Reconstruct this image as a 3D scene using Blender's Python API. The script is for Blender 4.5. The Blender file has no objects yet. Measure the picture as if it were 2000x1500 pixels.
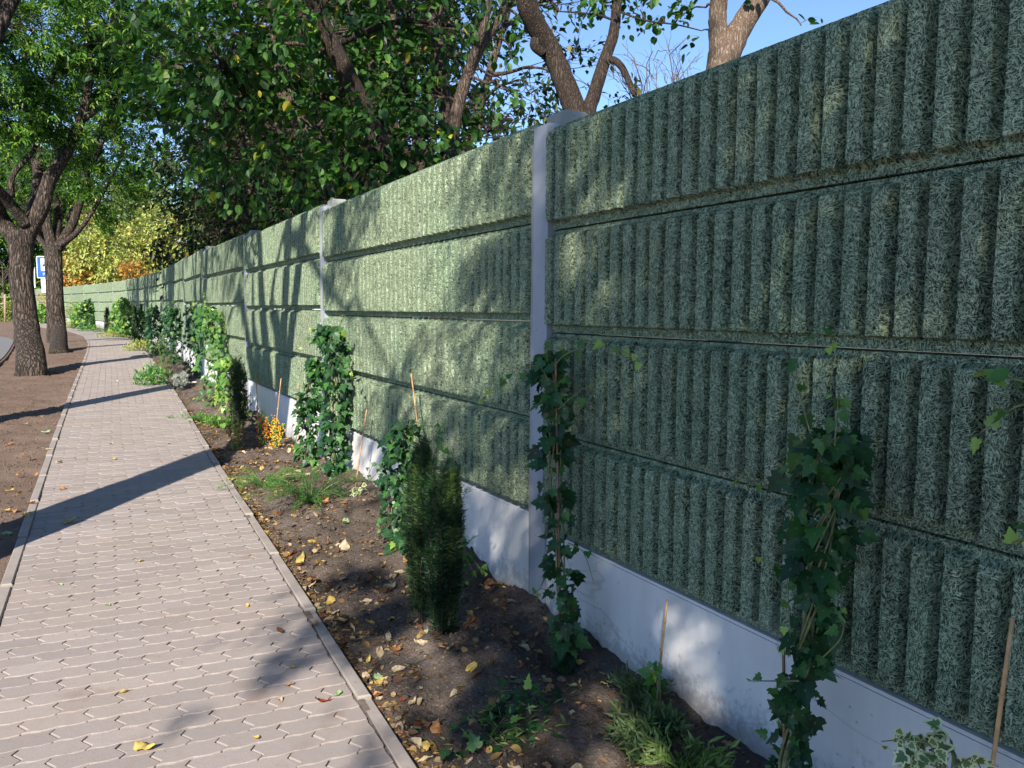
import bpy, math, random
import numpy as np
from mathutils import Matrix, Vector
S = bpy.context.scene
RNG = np.random.default_rng(7)
R = math.radians
# ------------------------------------------------------------------ camera
CAMH = 1.53
yaw, pitch, roll, FPX = R(27.35), R(5.07), .007, 1622.
fw = np.array([math.sin(yaw)*math.cos(pitch), math.cos(yaw)*math.cos(pitch), -math.sin(pitch)])
r0 = np.array([math.cos(yaw), -math.sin(yaw), 0.]); u0 = np.cross(r0, fw)
rt = r0*math.cos(roll)+u0*math.sin(roll); up = -r0*math.sin(roll)+u0*math.cos(roll)
CAM = np.array([0, 0, CAMH])
cd = bpy.data.cameras.new('camera'); cam = bpy.data.objects.new('camera', cd); S.collection.objects.link(cam)
cd.sensor_width = 36; cd.lens = 36*FPX/2000; cd.clip_start = .05; cd.clip_end = 2000
M = Matrix([[rt[0], up[0], -fw[0], 0], [rt[1], up[1], -fw[1], 0], [rt[2], up[2], -fw[2], CAMH], [0, 0, 0, 1]])
cam.matrix_world = M; S.camera = cam
# ------------------------------------------------------------------ light
SUN_B, SUN_E = R(35), R(32)          # direction the light travels (bearing from +Y to +X), elevation
w = bpy.data.worlds.new('World'); S.world = w; w.use_nodes = True
nt = w.node_tree; bg = nt.nodes['Background']
sk = nt.nodes.new('ShaderNodeTexSky'); sk.sky_type = 'NISHITA'; sk.sun_disc = False
sk.sun_elevation = SUN_E; sk.sun_rotation = SUN_B+math.pi; sk.altitude = 100; sk.air_density = .75; sk.dust_density = .05; sk.ozone_density = 4.
nt.links.new(sk.outputs[0], bg.inputs[0]); bg.inputs[1].default_value = .118
sl = bpy.data.lights.new('sun', 'SUN'); sl.energy = 5.0; sl.angle = R(.6); sl.color = (1, .93, .80)
so = bpy.data.objects.new('sun', sl); S.collection.objects.link(so)
sd = Vector((math.sin(SUN_B)*math.cos(SUN_E), math.cos(SUN_B)*math.cos(SUN_E), -math.sin(SUN_E)))
so.rotation_euler = sd.to_track_quat('-Z', 'Y').to_euler()
S.view_settings.view_transform = 'Standard'; S.view_settings.look = 'None'; S.view_settings.exposure = 1.04; S.view_settings.gamma = 1
S.render.engine = 'CYCLES'
S.cycles.max_bounces = 6; S.cycles.diffuse_bounces = 3; S.cycles.glossy_bounces = 2; S.cycles.transmission_bounces = 3
S.cycles.transparent_max_bounces = 4; S.cycles.caustics_reflective = False; S.cycles.caustics_refractive = False

# ------------------------------------------------------------------ helpers
def A(*v): return np.array(v, float)
def pw(x, y, d):                      # photo pixel + forward depth -> point, used once to survey where things stand
    v = fw+rt*(x-1000)/FPX+up*(750-y)/FPX
    return CAM+v*d
def pX(x, y, X):                      # photo pixel on the vertical plane at distance X to the right
    v = fw+rt*(x-1000)/FPX+up*(750-y)/FPX
    return CAM+v*(X/v[0])
def tag(o, label=None, cat=None, group=None, kind=None):
    if label: o['label'] = label
    if cat: o['category'] = cat
    if group: o['group'] = group
    if kind: o['kind'] = kind
    return o
def empty(name, loc, label, cat, group=None):
    o = bpy.data.objects.new(name, None); S.collection.objects.link(o); o.location = loc; o.empty_display_size = .1
    return tag(o, label, cat, group)
def mesh(name, V, F, mat=None, smooth=False, attrs=None):
    V = np.asarray(V, np.float32).reshape(-1, 3); me = bpy.data.meshes.new(name)
    if isinstance(F, np.ndarray):
        k = F.shape[1]; loops = F.ravel().astype(np.int32); n = len(F); starts = np.arange(n, dtype=np.int32)*k
    else:
        n = len(F); lens = np.array([len(f) for f in F], np.int32); loops = np.array([i for f in F for i in f], np.int32)
        starts = np.concatenate([[0], np.cumsum(lens)[:-1]]).astype(np.int32)
    me.vertices.add(len(V)); me.vertices.foreach_set('co', V.ravel())
    me.loops.add(len(loops)); me.loops.foreach_set('vertex_index', loops)
    me.polygons.add(n); me.polygons.foreach_set('loop_start', starts)
    me.update(calc_edges=True)
    me.polygons.foreach_set('use_smooth', np.full(n, bool(smooth)))
    if attrs:
        for k, a in attrs.items():
            at = me.attributes.new(k, 'FLOAT', 'POINT'); at.data.foreach_set('value', np.asarray(a, np.float32))
    me.validate()
    if mat: me.materials.append(mat)
    return me
def ob(name, me, parent=None, loc=None):
    o = bpy.data.objects.new(name, me); S.collection.objects.link(o)
    if parent: o.parent = parent
    if loc is not None: o.location = loc
    return o
class MB:
    def __init__(s): s.V = []; s.F = []; s.T = []
    def add(s, V, F, tint=0.):
        b = sum(len(v) for v in s.V); V = np.asarray(V, float); s.V.append(V); s.F += [[i+b for i in f] for f in F]; s.T.append(np.full(len(V), tint))
    def box(s, c, h, M3=None, tint=0., bev=0.):
        c = np.array(c, float); h = np.array(h, float)
        if bev:
            P = []
            for z in (-1, 1):
                for (q, e) in ((1, 0), (0, 1)):
                    for sx, sy in ((-1, -1), (1, -1), (1, 1), (-1, 1)):
                        P.append(((h[0]-bev*e)*sx, (h[1]-bev*e)*sy, z*(h[2]-bev*q)))
            # rings: 0 bottom outer(z+bev),1 bottom inner, 2 top outer, 3 top inner
            V = np.array(P); F = [[7, 6, 5, 4], [12, 13, 14, 15]]
            for i in range(4):
                j = (i+1) % 4
                F += [[4+i, 4+j, j, i], [i, j, 8+j, 8+i], [8+i, 8+j, 12+j, 12+i]]
        else:
            V = np.array([[sx*h[0], sy*h[1], sz*h[2]] for sz in (-1, 1) for sx, sy in ((-1, -1), (1, -1), (1, 1), (-1, 1))])
            F = [[3, 2, 1, 0], [4, 5, 6, 7]]+[[i, (i+1) % 4, 4+(i+1) % 4, 4+i] for i in range(4)]
        if M3 is not None: V = V@np.array(M3).T
        s.add(V+c, F, tint)
    def tube(s, P, rad, n=8, lump=0., tint=0., cap=True):
        P = np.asarray(P, float); m = len(P); rad = np.broadcast_to(np.asarray(rad, float), (m,))
        T = np.gradient(P, axis=0); T /= np.linalg.norm(T, axis=1)[:, None]+1e-9
        a = np.cross(T[0], [0, 0, 1.]);
        if np.linalg.norm(a) < .05: a = np.cross(T[0], [1., 0, 0])
        a /= np.linalg.norm(a); V = []; th = np.arange(n)*2*math.pi/n
        for i in range(m):
            a = a-T[i]*(a@T[i]); a /= np.linalg.norm(a)+1e-9; b = np.cross(T[i], a)
            rr = rad[i]*(1+lump*RNG.normal(0, 1, n)) if lump else np.full(n, rad[i])
            V.append(P[i]+np.outer(np.cos(th)*rr, a)+np.outer(np.sin(th)*rr, b))
        V = np.concatenate(V); F = []
        for i in range(m-1):
            for j in range(n):
                k = (j+1) % n; F.append([i*n+j, i*n+k, (i+1)*n+k, (i+1)*n+j])
        if cap: F.append(list(range(n))[::-1]); F.append([(m-1)*n+j for j in range(n)])
        s.add(V, F, tint)
    def obj(s, name, mat, parent=None, origin=(0, 0, 0), smooth=True):
        V = np.concatenate(s.V)-np.array(origin, float)
        me = mesh(name, V, s.F, mat, smooth, {'tint': np.concatenate(s.T)})
        o = ob(name, me, parent)
        if parent is None: o.location = origin
        return o
def smoothpath(P, k=4):
    P = np.asarray(P, float); n = len(P); t = np.arange(n); tt = np.linspace(0, n-1, (n-1)*k+1); out = []
    for x in tt:
        i = min(int(x), n-2); f = x-i; p0 = P[max(i-1, 0)]; p1 = P[i]; p2 = P[i+1]; p3 = P[min(i+2, n-1)]
        out.append(.5*((2*p1)+(-p0+p2)*f+(2*p0-5*p1+4*p2-p3)*f*f+(-p0+3*p1-3*p2+p3)*f**3))
    return np.array(out)
_h = np.random.default_rng(3).random((256, 256))
def vnoise(x, y):
    xi = np.floor(x).astype(int); yi = np.floor(y).astype(int); fx = x-xi; fy = y-yi
    fx = fx*fx*(3-2*fx); fy = fy*fy*(3-2*fy); g = lambda a, b: _h[a & 255, b & 255]
    return (g(xi, yi)*(1-fx)+g(xi+1, yi)*fx)*(1-fy)+(g(xi, yi+1)*(1-fx)+g(xi+1, yi+1)*fx)*fy-.5
# ------------------------------------------------------------------ materials
def nodes(name):
    m = bpy.data.materials.new(name); m.use_nodes = True; t = m.node_tree; p = t.nodes['Principled BSDF']
    return m, t, p
def N(t, typ, **kw):
    n = t.nodes.new('ShaderNode'+typ)
    for k, v in kw.items():
        if k.startswith('i_'):
            n.inputs[int(k[2:]) if k[2:].isdigit() else k[2:].replace('_', ' ')].default_value = v
        else: setattr(n, k, v)
    return n
def ramp(t, stops, fac=None, interp='LINEAR'):
    n = t.nodes.new('ShaderNodeValToRGB'); cr = n.color_ramp; cr.interpolation = interp
    while len(cr.elements) < len(stops): cr.elements.new(.5)
    for e, (p, c) in zip(cr.elements, stops): e.position = p; e.color = (*c, 1)
    if fac: t.links.new(fac, n.inputs[0])
    return n
def math_(t, op, a, b=None, clamp=False):
    n = t.nodes.new('ShaderNodeMath'); n.operation = op; n.use_clamp = clamp
    for i, v in enumerate((a, b)):
        if v is None: continue
        if isinstance(v, (int, float)): n.inputs[i].default_value = v
        else: t.links.new(v, n.inputs[i])
    return n.outputs[0]
def mixc(t, fac, a, b, typ='MIX'):
    n = t.nodes.new('ShaderNodeMix'); n.data_type = 'RGBA'; n.blend_type = typ
    for i, v in ((0, fac), (6, a), (7, b)):
        if isinstance(v, (int, float)): n.inputs[i].default_value = v
        elif isinstance(v, tuple): n.inputs[i].default_value = (*v, 1)
        else: t.links.new(v, n.inputs[i])
    return n.outputs[2]
def noise(t, scale, detail=4, rough=.6, vec=None, dim='3D'):
    n = t.nodes.new('ShaderNodeTexNoise'); n.noise_dimensions = dim; n.inputs['Scale'].default_value = scale; n.inputs['Detail'].default_value = detail; n.inputs['Roughness'].default_value = rough
    if vec: t.links.new(vec, n.inputs['Vector'])
    return n.outputs[0]
def bump(t, p, h, dist, strength=1.):
    b = t.nodes.new('ShaderNodeBump'); b.inputs['Strength'].default_value = strength; b.inputs['Distance'].default_value = dist
    t.links.new(h, b.inputs['Height']); t.links.new(b.outputs[0], p.inputs['Normal'])
def pos(t): return t.nodes.new('ShaderNodeNewGeometry').outputs['Position']
def attr(t, n):
    a = t.nodes.new('ShaderNodeAttribute'); a.attribute_name = n; return a.outputs['Fac']
def mat_plain(name, col, rough=.7, metal=0., nz=0., ns=20, bmp=0.):
    m, t, p = nodes(name); p.inputs['Roughness'].default_value = rough; p.inputs['Metallic'].default_value = metal
    n = noise(t, ns, 5, .6, pos(t)); d = tuple(c*(1-nz) for c in col); e = tuple(min(1, c*(1+nz)) for c in col)
    r = ramp(t, [(.3, d), (.7, e)], n); t.links.new(r.outputs[0], p.inputs['Base Color'])
    if bmp: bump(t, p, n, bmp)
    return m
def mat_leaf(name, stops, trans=.35, rough=.45, rim=None, vein=0., spec=.4):
    m, t, p = nodes(name); r = ramp(t, stops, attr(t, 'tint')); c = r.outputs[0]
    n = noise(t, 14, 2, .5, pos(t)); c = mixc(t, .35, c, mixc(t, 1., c, ramp(t, [(.3, (.45, .45, .45)), (.7, (1., 1., 1.))], n).outputs[0], 'MULTIPLY'))
    if vein:
        rm = attr(t, 'rim'); v = ramp(t, [(0, (vein, vein, vein)), (.16, (0, 0, 0))], rm).outputs[0]; c = mixc(t, v, c, (.22, .32, .14))
    if rim:
        rm = attr(t, 'rim'); v = ramp(t, [(.62, (0, 0, 0)), (.75, (1, 1, 1))], rm).outputs[0]; c = mixc(t, v, c, rim)
    t.links.new(c, p.inputs['Base Color']); p.inputs['Roughness'].default_value = rough; p.inputs['Specular IOR Level'].default_value = spec
    if trans:
        tr = t.nodes.new('ShaderNodeBsdfTranslucent'); c2 = mixc(t, 1., c, (1.2, 1.25, .6), 'MULTIPLY'); t.links.new(c2, tr.inputs[0])
        mx = t.nodes.new('ShaderNodeMixShader'); mx.inputs[0].default_value = trans; t.links.new(p.outputs[0], mx.inputs[1]); t.links.new(tr.outputs[0], mx.inputs[2])
        t.links.new(mx.outputs[0], t.nodes['Material Output'].inputs[0])
    return m
def mat_bark(name, c1, c2, scale=14, bd=.03):
    m, t, p = nodes(name); ps = pos(t); mp = N(t, 'Mapping'); mp.inputs['Scale'].default_value = (1, 1, .16); t.links.new(ps, mp.inputs[0])
    v = N(t, 'TexVoronoi', feature='DISTANCE_TO_EDGE'); v.inputs['Scale'].default_value = scale*1.6
    nn = t.nodes.new('ShaderNodeTexNoise'); nn.inputs['Scale'].default_value = scale; nn.inputs['Detail'].default_value = 4; t.links.new(mp.outputs[0], nn.inputs['Vector'])
    wv = mixc(t, .13, mp.outputs[0], nn.outputs['Color']); t.links.new(wv, v.inputs['Vector'])
    n2 = noise(t, 45, 6, .7, mp.outputs[0]); h = math_(t, 'ADD', math_(t, 'MULTIPLY', v.outputs[0], 2.2, True), math_(t, 'MULTIPLY', n2, .5))
    t.links.new(ramp(t, [(.25, c1), (.85, c2)], h).outputs[0], p.inputs['Base Color']); p.inputs['Roughness'].default_value = .9; p.inputs['Specular IOR Level'].default_value = .2
    bump(t, p, h, bd); return m
def mat_woodwool():
    m, t, p = nodes('green_wood_wool_concrete'); sp = N(t, 'SeparateXYZ'); t.links.new(pos(t), sp.inputs[0])
    u = math_(t, 'ADD', sp.outputs[1], math_(t, 'MULTIPLY', sp.outputs[0], -.45)); cb = N(t, 'CombineXYZ'); t.links.new(u, cb.inputs[0]); t.links.new(sp.outputs[2], cb.inputs[1])
    vec = cb.outputs[0]; H = None
    for k, (sc, fy) in enumerate(((46, 260), (61, 320), (80, 290), (36, 220))):
        of = N(t, 'VectorMath', operation='ADD'); t.links.new(vec, of.inputs[0]); of.inputs[1].default_value = (k*3.17, k*1.31, 0)
        v = N(t, 'TexVoronoi', voronoi_dimensions='2D'); v.inputs['Scale'].default_value = sc; t.links.new(of.outputs[0], v.inputs['Vector'])
        df = N(t, 'VectorMath', operation='SUBTRACT'); t.links.new(of.outputs[0], df.inputs[0]); t.links.new(v.outputs['Position'], df.inputs[1])
        se = N(t, 'SeparateColor'); t.links.new(v.outputs['Color'], se.inputs[0])
        ro = N(t, 'VectorRotate', rotation_type='Z_AXIS'); t.links.new(df.outputs[0], ro.inputs['Vector']); t.links.new(math_(t, 'MULTIPLY', se.outputs[0], 6.283), ro.inputs['Angle'])
        ml = N(t, 'VectorMath', operation='MULTIPLY'); t.links.new(ro.outputs[0], ml.inputs[0]); ml.inputs[1].default_value = (48, fy, 1)
        ad = N(t, 'VectorMath', operation='ADD'); t.links.new(ml.outputs[0], ad.inputs[0]); sc2 = N(t, 'VectorMath', operation='SCALE'); t.links.new(v.outputs['Color'], sc2.inputs[0]); sc2.inputs['Scale'].default_value = 50; t.links.new(sc2.outputs[0], ad.inputs[1])
        n = noise(t, 1., 1, .5, ad.outputs[0], '2D')
        st = ramp(t, [(.52, (0, 0, 0)), (.66, (1, 1, 1))], n).outputs[0]; st = math_(t, 'MULTIPLY', st, math_(t, 'ADD', math_(t, 'MULTIPLY', se.outputs[1], .5), .5))
        H = st if H is None else math_(t, 'MAXIMUM', H, st)
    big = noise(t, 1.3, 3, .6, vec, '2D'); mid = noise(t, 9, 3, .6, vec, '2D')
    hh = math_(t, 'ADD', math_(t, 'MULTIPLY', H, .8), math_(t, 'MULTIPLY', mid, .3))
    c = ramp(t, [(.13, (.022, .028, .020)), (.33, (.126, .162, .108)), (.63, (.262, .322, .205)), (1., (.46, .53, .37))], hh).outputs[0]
    c = mixc(t, ramp(t, [(.35, (0, 0, 0)), (.75, (.5, .5, .5))], big).outputs[0], c, mixc(t, 1., c, (.82, 1.02, 1.0), 'MULTIPLY'))
    oi = t.nodes.new('ShaderNodeObjectInfo'); v = math_(t, 'ADD', math_(t, 'MULTIPLY', oi.outputs['Random'], .22), .87); vc = N(t, 'CombineColor'); [t.links.new(v, vc.inputs[k]) for k in range(3)]; c = mixc(t, 1., c, vc.outputs[0], 'MULTIPLY')
    ef = ramp(t, [(.66, (0, 0, 0)), (.74, (.35, .35, .35))], noise(t, 2.3, 5, .7, vec, '2D')).outputs[0]; c = mixc(t, ef, c, (.36, .38, .33))
    t.links.new(c, p.inputs['Base Color']); p.inputs['Roughness'].default_value = .95; p.inputs['Specular IOR Level'].default_value = .15
    bump(t, p, hh, .0055, .9); return m
def mat_concrete(name, c1, c2, streak=True):
    m, t, p = nodes(name); ps = pos(t); mp = N(t, 'Mapping'); mp.inputs['Scale'].default_value = (3, 3, .5); t.links.new(ps, mp.inputs[0])
    a = noise(t, 2.2, 6, .65, mp.outputs[0]); b = noise(t, 60, 4, .7, ps); d = noise(t, 5, 5, .6, ps)
    c = ramp(t, [(.3, c1), (.68, c2)], math_(t, 'ADD', math_(t, 'MULTIPLY', a, .6), math_(t, 'MULTIPLY', d, .4))).outputs[0]
    c = mixc(t, ramp(t, [(.62, (0, 0, 0)), (.72, (.5, .5, .5))], d).outputs[0], c, tuple(x*.68 for x in c1))
    v = N(t, 'TexVoronoi', feature='F1'); v.inputs['Scale'].default_value = 16; t.links.new(ps, v.inputs['Vector'])
    c = mixc(t, ramp(t, [(.05, (.6, .6, .6)), (.09, (0, 0, 0))], v.outputs[0]).outputs[0], c, tuple(x*.45 for x in c1))
    if name.startswith('pale'):
        sz = N(t, 'SeparateXYZ'); t.links.new(ps, sz.inputs[0]); hgt = math_(t, 'SUBTRACT', sz.outputs[2], math_(t, 'MULTIPLY', sz.outputs[1], .0125))
        sv = math_(t, 'SUBTRACT', math_(t, 'ADD', noise(t, 22, 6, .75, ps), math_(t, 'MULTIPLY', noise(t, 3, 3, .6, ps), .5)), math_(t, 'MULTIPLY', hgt, 1.7))
        c = mixc(t, ramp(t, [(.48, (0, 0, 0)), (.66, (.55, .55, .55))], sv).outputs[0], c, (.24, .20, .18))
        cr = N(t, 'TexVoronoi', feature='DISTANCE_TO_EDGE'); cr.inputs['Scale'].default_value = 1.1; t.links.new(mixc(t, .25, ps, N(t, 'TexNoise').outputs['Color']), cr.inputs['Vector'])
        c = mixc(t, ramp(t, [(.0, (.35, .35, .35)), (.006, (0, 0, 0))], cr.outputs[0]).outputs[0], c, (.22, .22, .24))
    t.links.new(c, p.inputs['Base Color']); p.inputs['Roughness'].default_value = .75
    bump(t, p, math_(t, 'ADD', math_(t, 'MULTIPLY', b, .3), d), .006, .6); return m
def mat_paver():
    m, t, p = nodes('paver_concrete'); ps = pos(t); ti = attr(t, 'tint'); a = noise(t, 1.4, 5, .6, ps); b = noise(t, 220, 3, .7, ps); d = noise(t, 14, 4, .6, ps)
    c = ramp(t, [(0, (.255, .222, .212)), (.5, (.298, .256, .242)), (1, (.335, .288, .27))], ti).outputs[0]
    c = mixc(t, ramp(t, [(.45, (0, 0, 0)), (.8, (.6, .6, .6))], a).outputs[0], c, (.30, .23, .19))
    c = mixc(t, ramp(t, [(.5, (0, 0, 0)), (.85, (.45, .45, .45))], d).outputs[0], c, (.25, .20, .18))
    c = mixc(t, .5, c, mixc(t, 1., c, ramp(t, [(.3, (.72, .72, .72)), (.7, (1.15, 1.12, 1.1))], b).outputs[0], 'MULTIPLY'))
    st = noise(t, 4.5, 3, .55, ps); c = mixc(t, ramp(t, [(.60, (0, 0, 0)), (.74, (.6, .6, .6))], st).outputs[0], c, (.21, .15, .12))
    t.links.new(c, p.inputs['Base Color']); p.inputs['Roughness'].default_value = .85
    bump(t, p, math_(t, 'ADD', math_(t, 'MULTIPLY', b, .5), d), .003, .6); return m
def mat_soil(name, stops, pale):
    m, t, p = nodes(name); ps = pos(t); a = noise(t, 2.2, 5, .6, ps); b = noise(t, 55, 6, .75, ps); v = N(t, 'TexVoronoi'); v.inputs['Scale'].default_value = 85; t.links.new(ps, v.inputs['Vector'])
    c = ramp(t, stops, math_(t, 'ADD', math_(t, 'MULTIPLY', a, .5), math_(t, 'MULTIPLY', b, .5))).outputs[0]
    se = N(t, 'SeparateColor'); t.links.new(v.outputs['Color'], se.inputs[0])
    sp = math_(t, 'MULTIPLY', math_(t, 'GREATER_THAN', se.outputs[0], .93), math_(t, 'LESS_THAN', v.outputs[0], .32)); c = mixc(t, math_(t, 'MULTIPLY', sp, .7), c, pale)
    t.links.new(c, p.inputs['Base Color']); p.inputs['Roughness'].default_value = .95; p.inputs['Specular IOR Level'].default_value = .2
    bump(t, p, math_(t, 'ADD', b, math_(t, 'MULTIPLY', v.outputs[0], -.35)), .018, 1.); return m
def C3(h): return tuple((int(h[i:i+2], 16)/255)**2.2 for i in (0, 2, 4))
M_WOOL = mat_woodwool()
M_PLINTH = mat_concrete('pale_smooth_concrete', (.56, .545, .545), (.70, .685, .68))
M_POST = mat_concrete('blue_grey_painted_post', (.28, .295, .34), (.36, .375, .42))
M_CAP = mat_concrete('rough_grey_concrete', (.22, .22, .21), (.36, .35, .33))
M_PAVER = mat_paver(); M_KERB = mat_concrete('kerb_concrete', (.22, .185, .17), (.34, .295, .27))
M_JOINT = mat_plain('joint_sand', (.13, .10, .085), .95, 0, .4, 60)
M_SOIL = mat_soil('dark_garden_soil', [(.25, (.048, .037, .031)), (.5, (.112, .086, .072)), (.8, (.25, .20, .17))], (.32, .27, .22))
M_VERGE = mat_soil('dry_brown_soil', [(.25, (.10, .066, .050)), (.5, (.185, .128, .10)), (.8, (.27, .20, .16))], (.38, .30, .24))
M_ROAD = mat_plain('asphalt', (.16, .155, .165), .9, 0, .15, 90, .004)
M_CANE = mat_plain('bamboo_cane', (.52, .30, .14), .5, 0, .25, 30); M_CANE2 = mat_plain('reddish_cane', (.20, .105, .065), .5, 0, .25, 30)
M_STEM = mat_plain('green_brown_stem', (.16, .17, .07), .6, 0, .4, 40)
M_BARK_ST = mat_bark('furrowed_street_tree_bark', (.016, .013, .011), (.15, .115, .095), 13, .05)
M_BARK_DK = mat_bark('dark_thin_bark', (.03, .022, .018), (.16, .115, .09), 20, .015)
M_BARK_BR = mat_bark('warm_brown_bark', (.09, .062, .046), (.27, .20, .15), 30, .008); M_BARK_MD = mat_bark('dark_brown_bark', (.020, .015, .012), (.095, .070, .056), 30, .010)
M_TWIG = mat_plain('twig', (.10, .075, .065), .8, 0, .3, 30)
L_STREET = mat_leaf('street_tree_leaf', [(0, C3('264519')), (.4, C3('3f6a28')), (.75, C3('629038')), (1, C3('9fb84c'))], .45, .4)
L_OVATE = mat_leaf('broad_ovate_leaf', [(0, C3('22401f')), (.5, C3('365c2b')), (.95, C3('588338')), (.975, C3('9db244')), (1, C3('cdb84a'))], .45, .5)
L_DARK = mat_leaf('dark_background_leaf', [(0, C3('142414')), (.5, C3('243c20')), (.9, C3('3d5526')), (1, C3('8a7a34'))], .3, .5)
L_YELLOW = mat_leaf('autumn_yellow_leaf', [(0, C3('84954e')), (.4, C3('aab860')), (.8, C3('cacb7c')), (1, C3('d9bd68'))], .35, .6)
L_ORANGE = mat_leaf('autumn_orange_leaf', [(0, C3('9a9048')), (.5, C3('c9a04e')), (1, C3('cf8248'))], .35, .6)
L_IVY = mat_leaf('ivy_leaf', [(0, C3('1c3823')), (.5, C3('325732')), (.85, C3('4d7a3c')), (1, C3('a0bd55'))], .25, .42, vein=.55, spec=.35)
L_IVYL = mat_leaf('young_ivy_leaf', [(0, C3('3c6a38')), (.5, C3('5d8a45')), (1, C3('a5bf55'))], .4, .35, vein=.4)
L_VAR = mat_leaf('variegated_ivy_leaf', [(0, C3('4e6b40')), (1, C3('7f9457'))], .25, .4, rim=C3('dcdcae'))
L_YEW = mat_leaf('yew_needle', [(0, C3('14261a')), (.6, C3('25422a')), (.9, C3('3d5f33')), (1, C3('64803f'))], .15, .4)
L_YEWL = mat_leaf('yellow_green_needle', [(0, C3('2f5024')), (.6, C3('4c6f2f')), (1, C3('7d9240'))], .25, .4)  # yellow-green foliage of the upright shrub
L_JUN = mat_leaf('juniper_needle', [(0, C3('31602c')), (.6, C3('4d8038')), (1, C3('86aa4a'))], .25, .45)
L_HERB = mat_leaf('herb_leaf', [(0, C3('4a6434')), (.6, C3('6f8a4a')), (1, C3('a3b070'))], .3, .5)
L_JUND = mat_leaf('dark_juniper_needle', [(0, C3('1f3a20')), (.6, C3('33592c')), (1, C3('5f8a3a'))], .2, .5)
L_HERBD = mat_leaf('dark_herb_leaf', [(0, C3('33452c')), (.6, C3('4d6640')), (1, C3('7f9160'))], .25, .5)
L_LAV = mat_leaf('silver_leaf', [(0, C3('6d7870')), (1, C3('a9b0a8'))], .1, .7)
L_BERRY = mat_leaf('orange_berries', [(0, C3('c05a18')), (1, C3('ea8a28'))], .1, .4); L_BERRYY = mat_leaf('yellow_berries', [(0, C3('d89a1c')), (1, C3('f2c43c'))], .1, .4)
L_GRASS = mat_leaf('verge_grass', [(0, C3('5d7434')), (.6, C3('8a9a4a')), (1, C3('c0b870'))], .3, .6)
# ------------------------------------------------------------------ leaf templates (x across, y along, z normal), rim value
def tpl_ovate():
    o = [(0, 0, 0), (.22, .12, .03), (.36, .38, .05), (.30, .68, .03), (0, 1.02, -.06), (-.30, .68, .03), (-.36, .38, .05), (-.22, .12, .03)]
    V = [(0, .45, -.04)]+o; return np.array(V), np.array([[0, i, i+1] for i in range(1, 8)]+[[0, 8, 1]]), np.array([0.]+[1.]*8)
def tpl_rhomb():
    V = [(0, 0, 0), (.26, .42, .06), (0, 1, -.05), (-.26, .42, .06)]; return np.array(V), np.array([[0, 1, 2], [0, 2, 3]]), np.array([0, 1, 1, 1.])
def tpl_tri():
    V = []; F = []
    for a, l, oy in ((0, 1., .25), (55, .8, .1), (-55, .8, .1)):
        c, s = math.cos(R(a)), math.sin(R(a)); b = len(V)
        for x, y, z in ((0, 0, 0), (.19, .45, .05), (0, 1, -.12), (-.19, .45, .05)): V.append(((x*c+y*s)*l*.8, (-x*s+y*c)*l*.8+oy, z))
        F += [[b, b+1, b+2], [b, b+2, b+3]]
    return np.array(V), np.array(F), np.tile([0, 1, 1, 1.], 3)
def tpl_ivy():
    pts = [(0, .02), (.16, -.08), (.36, -.02), (.50, .16), (.32, .30), (.46, .52), (.24, .54), (.14, .78), (0, 1.02), (-.14, .78), (-.24, .54), (-.46, .52), (-.32, .30), (-.50, .16), (-.36, -.02), (-.16, -.08)]
    V = [(0, .3, 0)]+[(x, y, .07*abs(x)*2-.10*max(y-.5, 0)) for x, y in pts]; n = len(pts)
    return np.array(V), np.array([[0, i, i % n+1] for i in range(1, n+1)]), np.array([0.]+[1.]*n)
def tpl_needle():
    V = [(-.05, 0, 0), (.05, 0, 0), (0, 1, .08)]; return np.array(V), np.array([[0, 1, 2]]), np.array([0, 0, 1.])
def tpl_lance():
    V = [(0, 0, 0), (.13, .4, .04), (0, 1, -.1), (-.13, .4, .04)]; return np.array(V), np.array([[0, 1, 2], [0, 2, 3]]), np.array([0, 1, 1, 1.])
def tpl_ball():
    V = [(0, 0, .5), (.5, 0, 0), (0, .5, 0), (-.5, 0, 0), (0, -.5, 0), (0, 0, -.5)]
    return np.array(V), np.array([[0, 1, 2], [0, 2, 3], [0, 3, 4], [0, 4, 1], [5, 2, 1], [5, 3, 2], [5, 4, 3], [5, 1, 4]]), np.zeros(6)
TP = dict(ovate=tpl_ovate(), rhomb=tpl_rhomb(), tri=tpl_tri(), ivy=tpl_ivy(), needle=tpl_needle(), lance=tpl_lance(), ball=tpl_ball())
def norm(v): return v/(np.linalg.norm(v, axis=-1, keepdims=True)+1e-9)
def leaves(P, D, Nn, size, tpl, tint=None, curl=0.):
    """P positions, D axis directions, Nn normals, size -> verts, faces, attributes"""
    V0, F0, rim = TP[tpl]; P = np.asarray(P, float); n = len(P); D = norm(np.asarray(D, float)); Nn = np.asarray(Nn, float)
    X = norm(np.cross(D, Nn)); Z = np.cross(X, D); size = np.broadcast_to(np.asarray(size, float), (n,))
    T = V0[None]*size[:, None, None]
    V = P[:, None]+T[..., 0:1]*X[:, None]+T[..., 1:2]*D[:, None]+T[..., 2:3]*Z[:, None]
    F = F0[None]+(np.arange(n)*len(V0))[:, None, None]
    if tint is None: tint = RNG.random(n)
    return V.reshape(-1, 3), F.reshape(-1, 3), np.repeat(tint, len(V0)), np.tile(rim, n)
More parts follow.
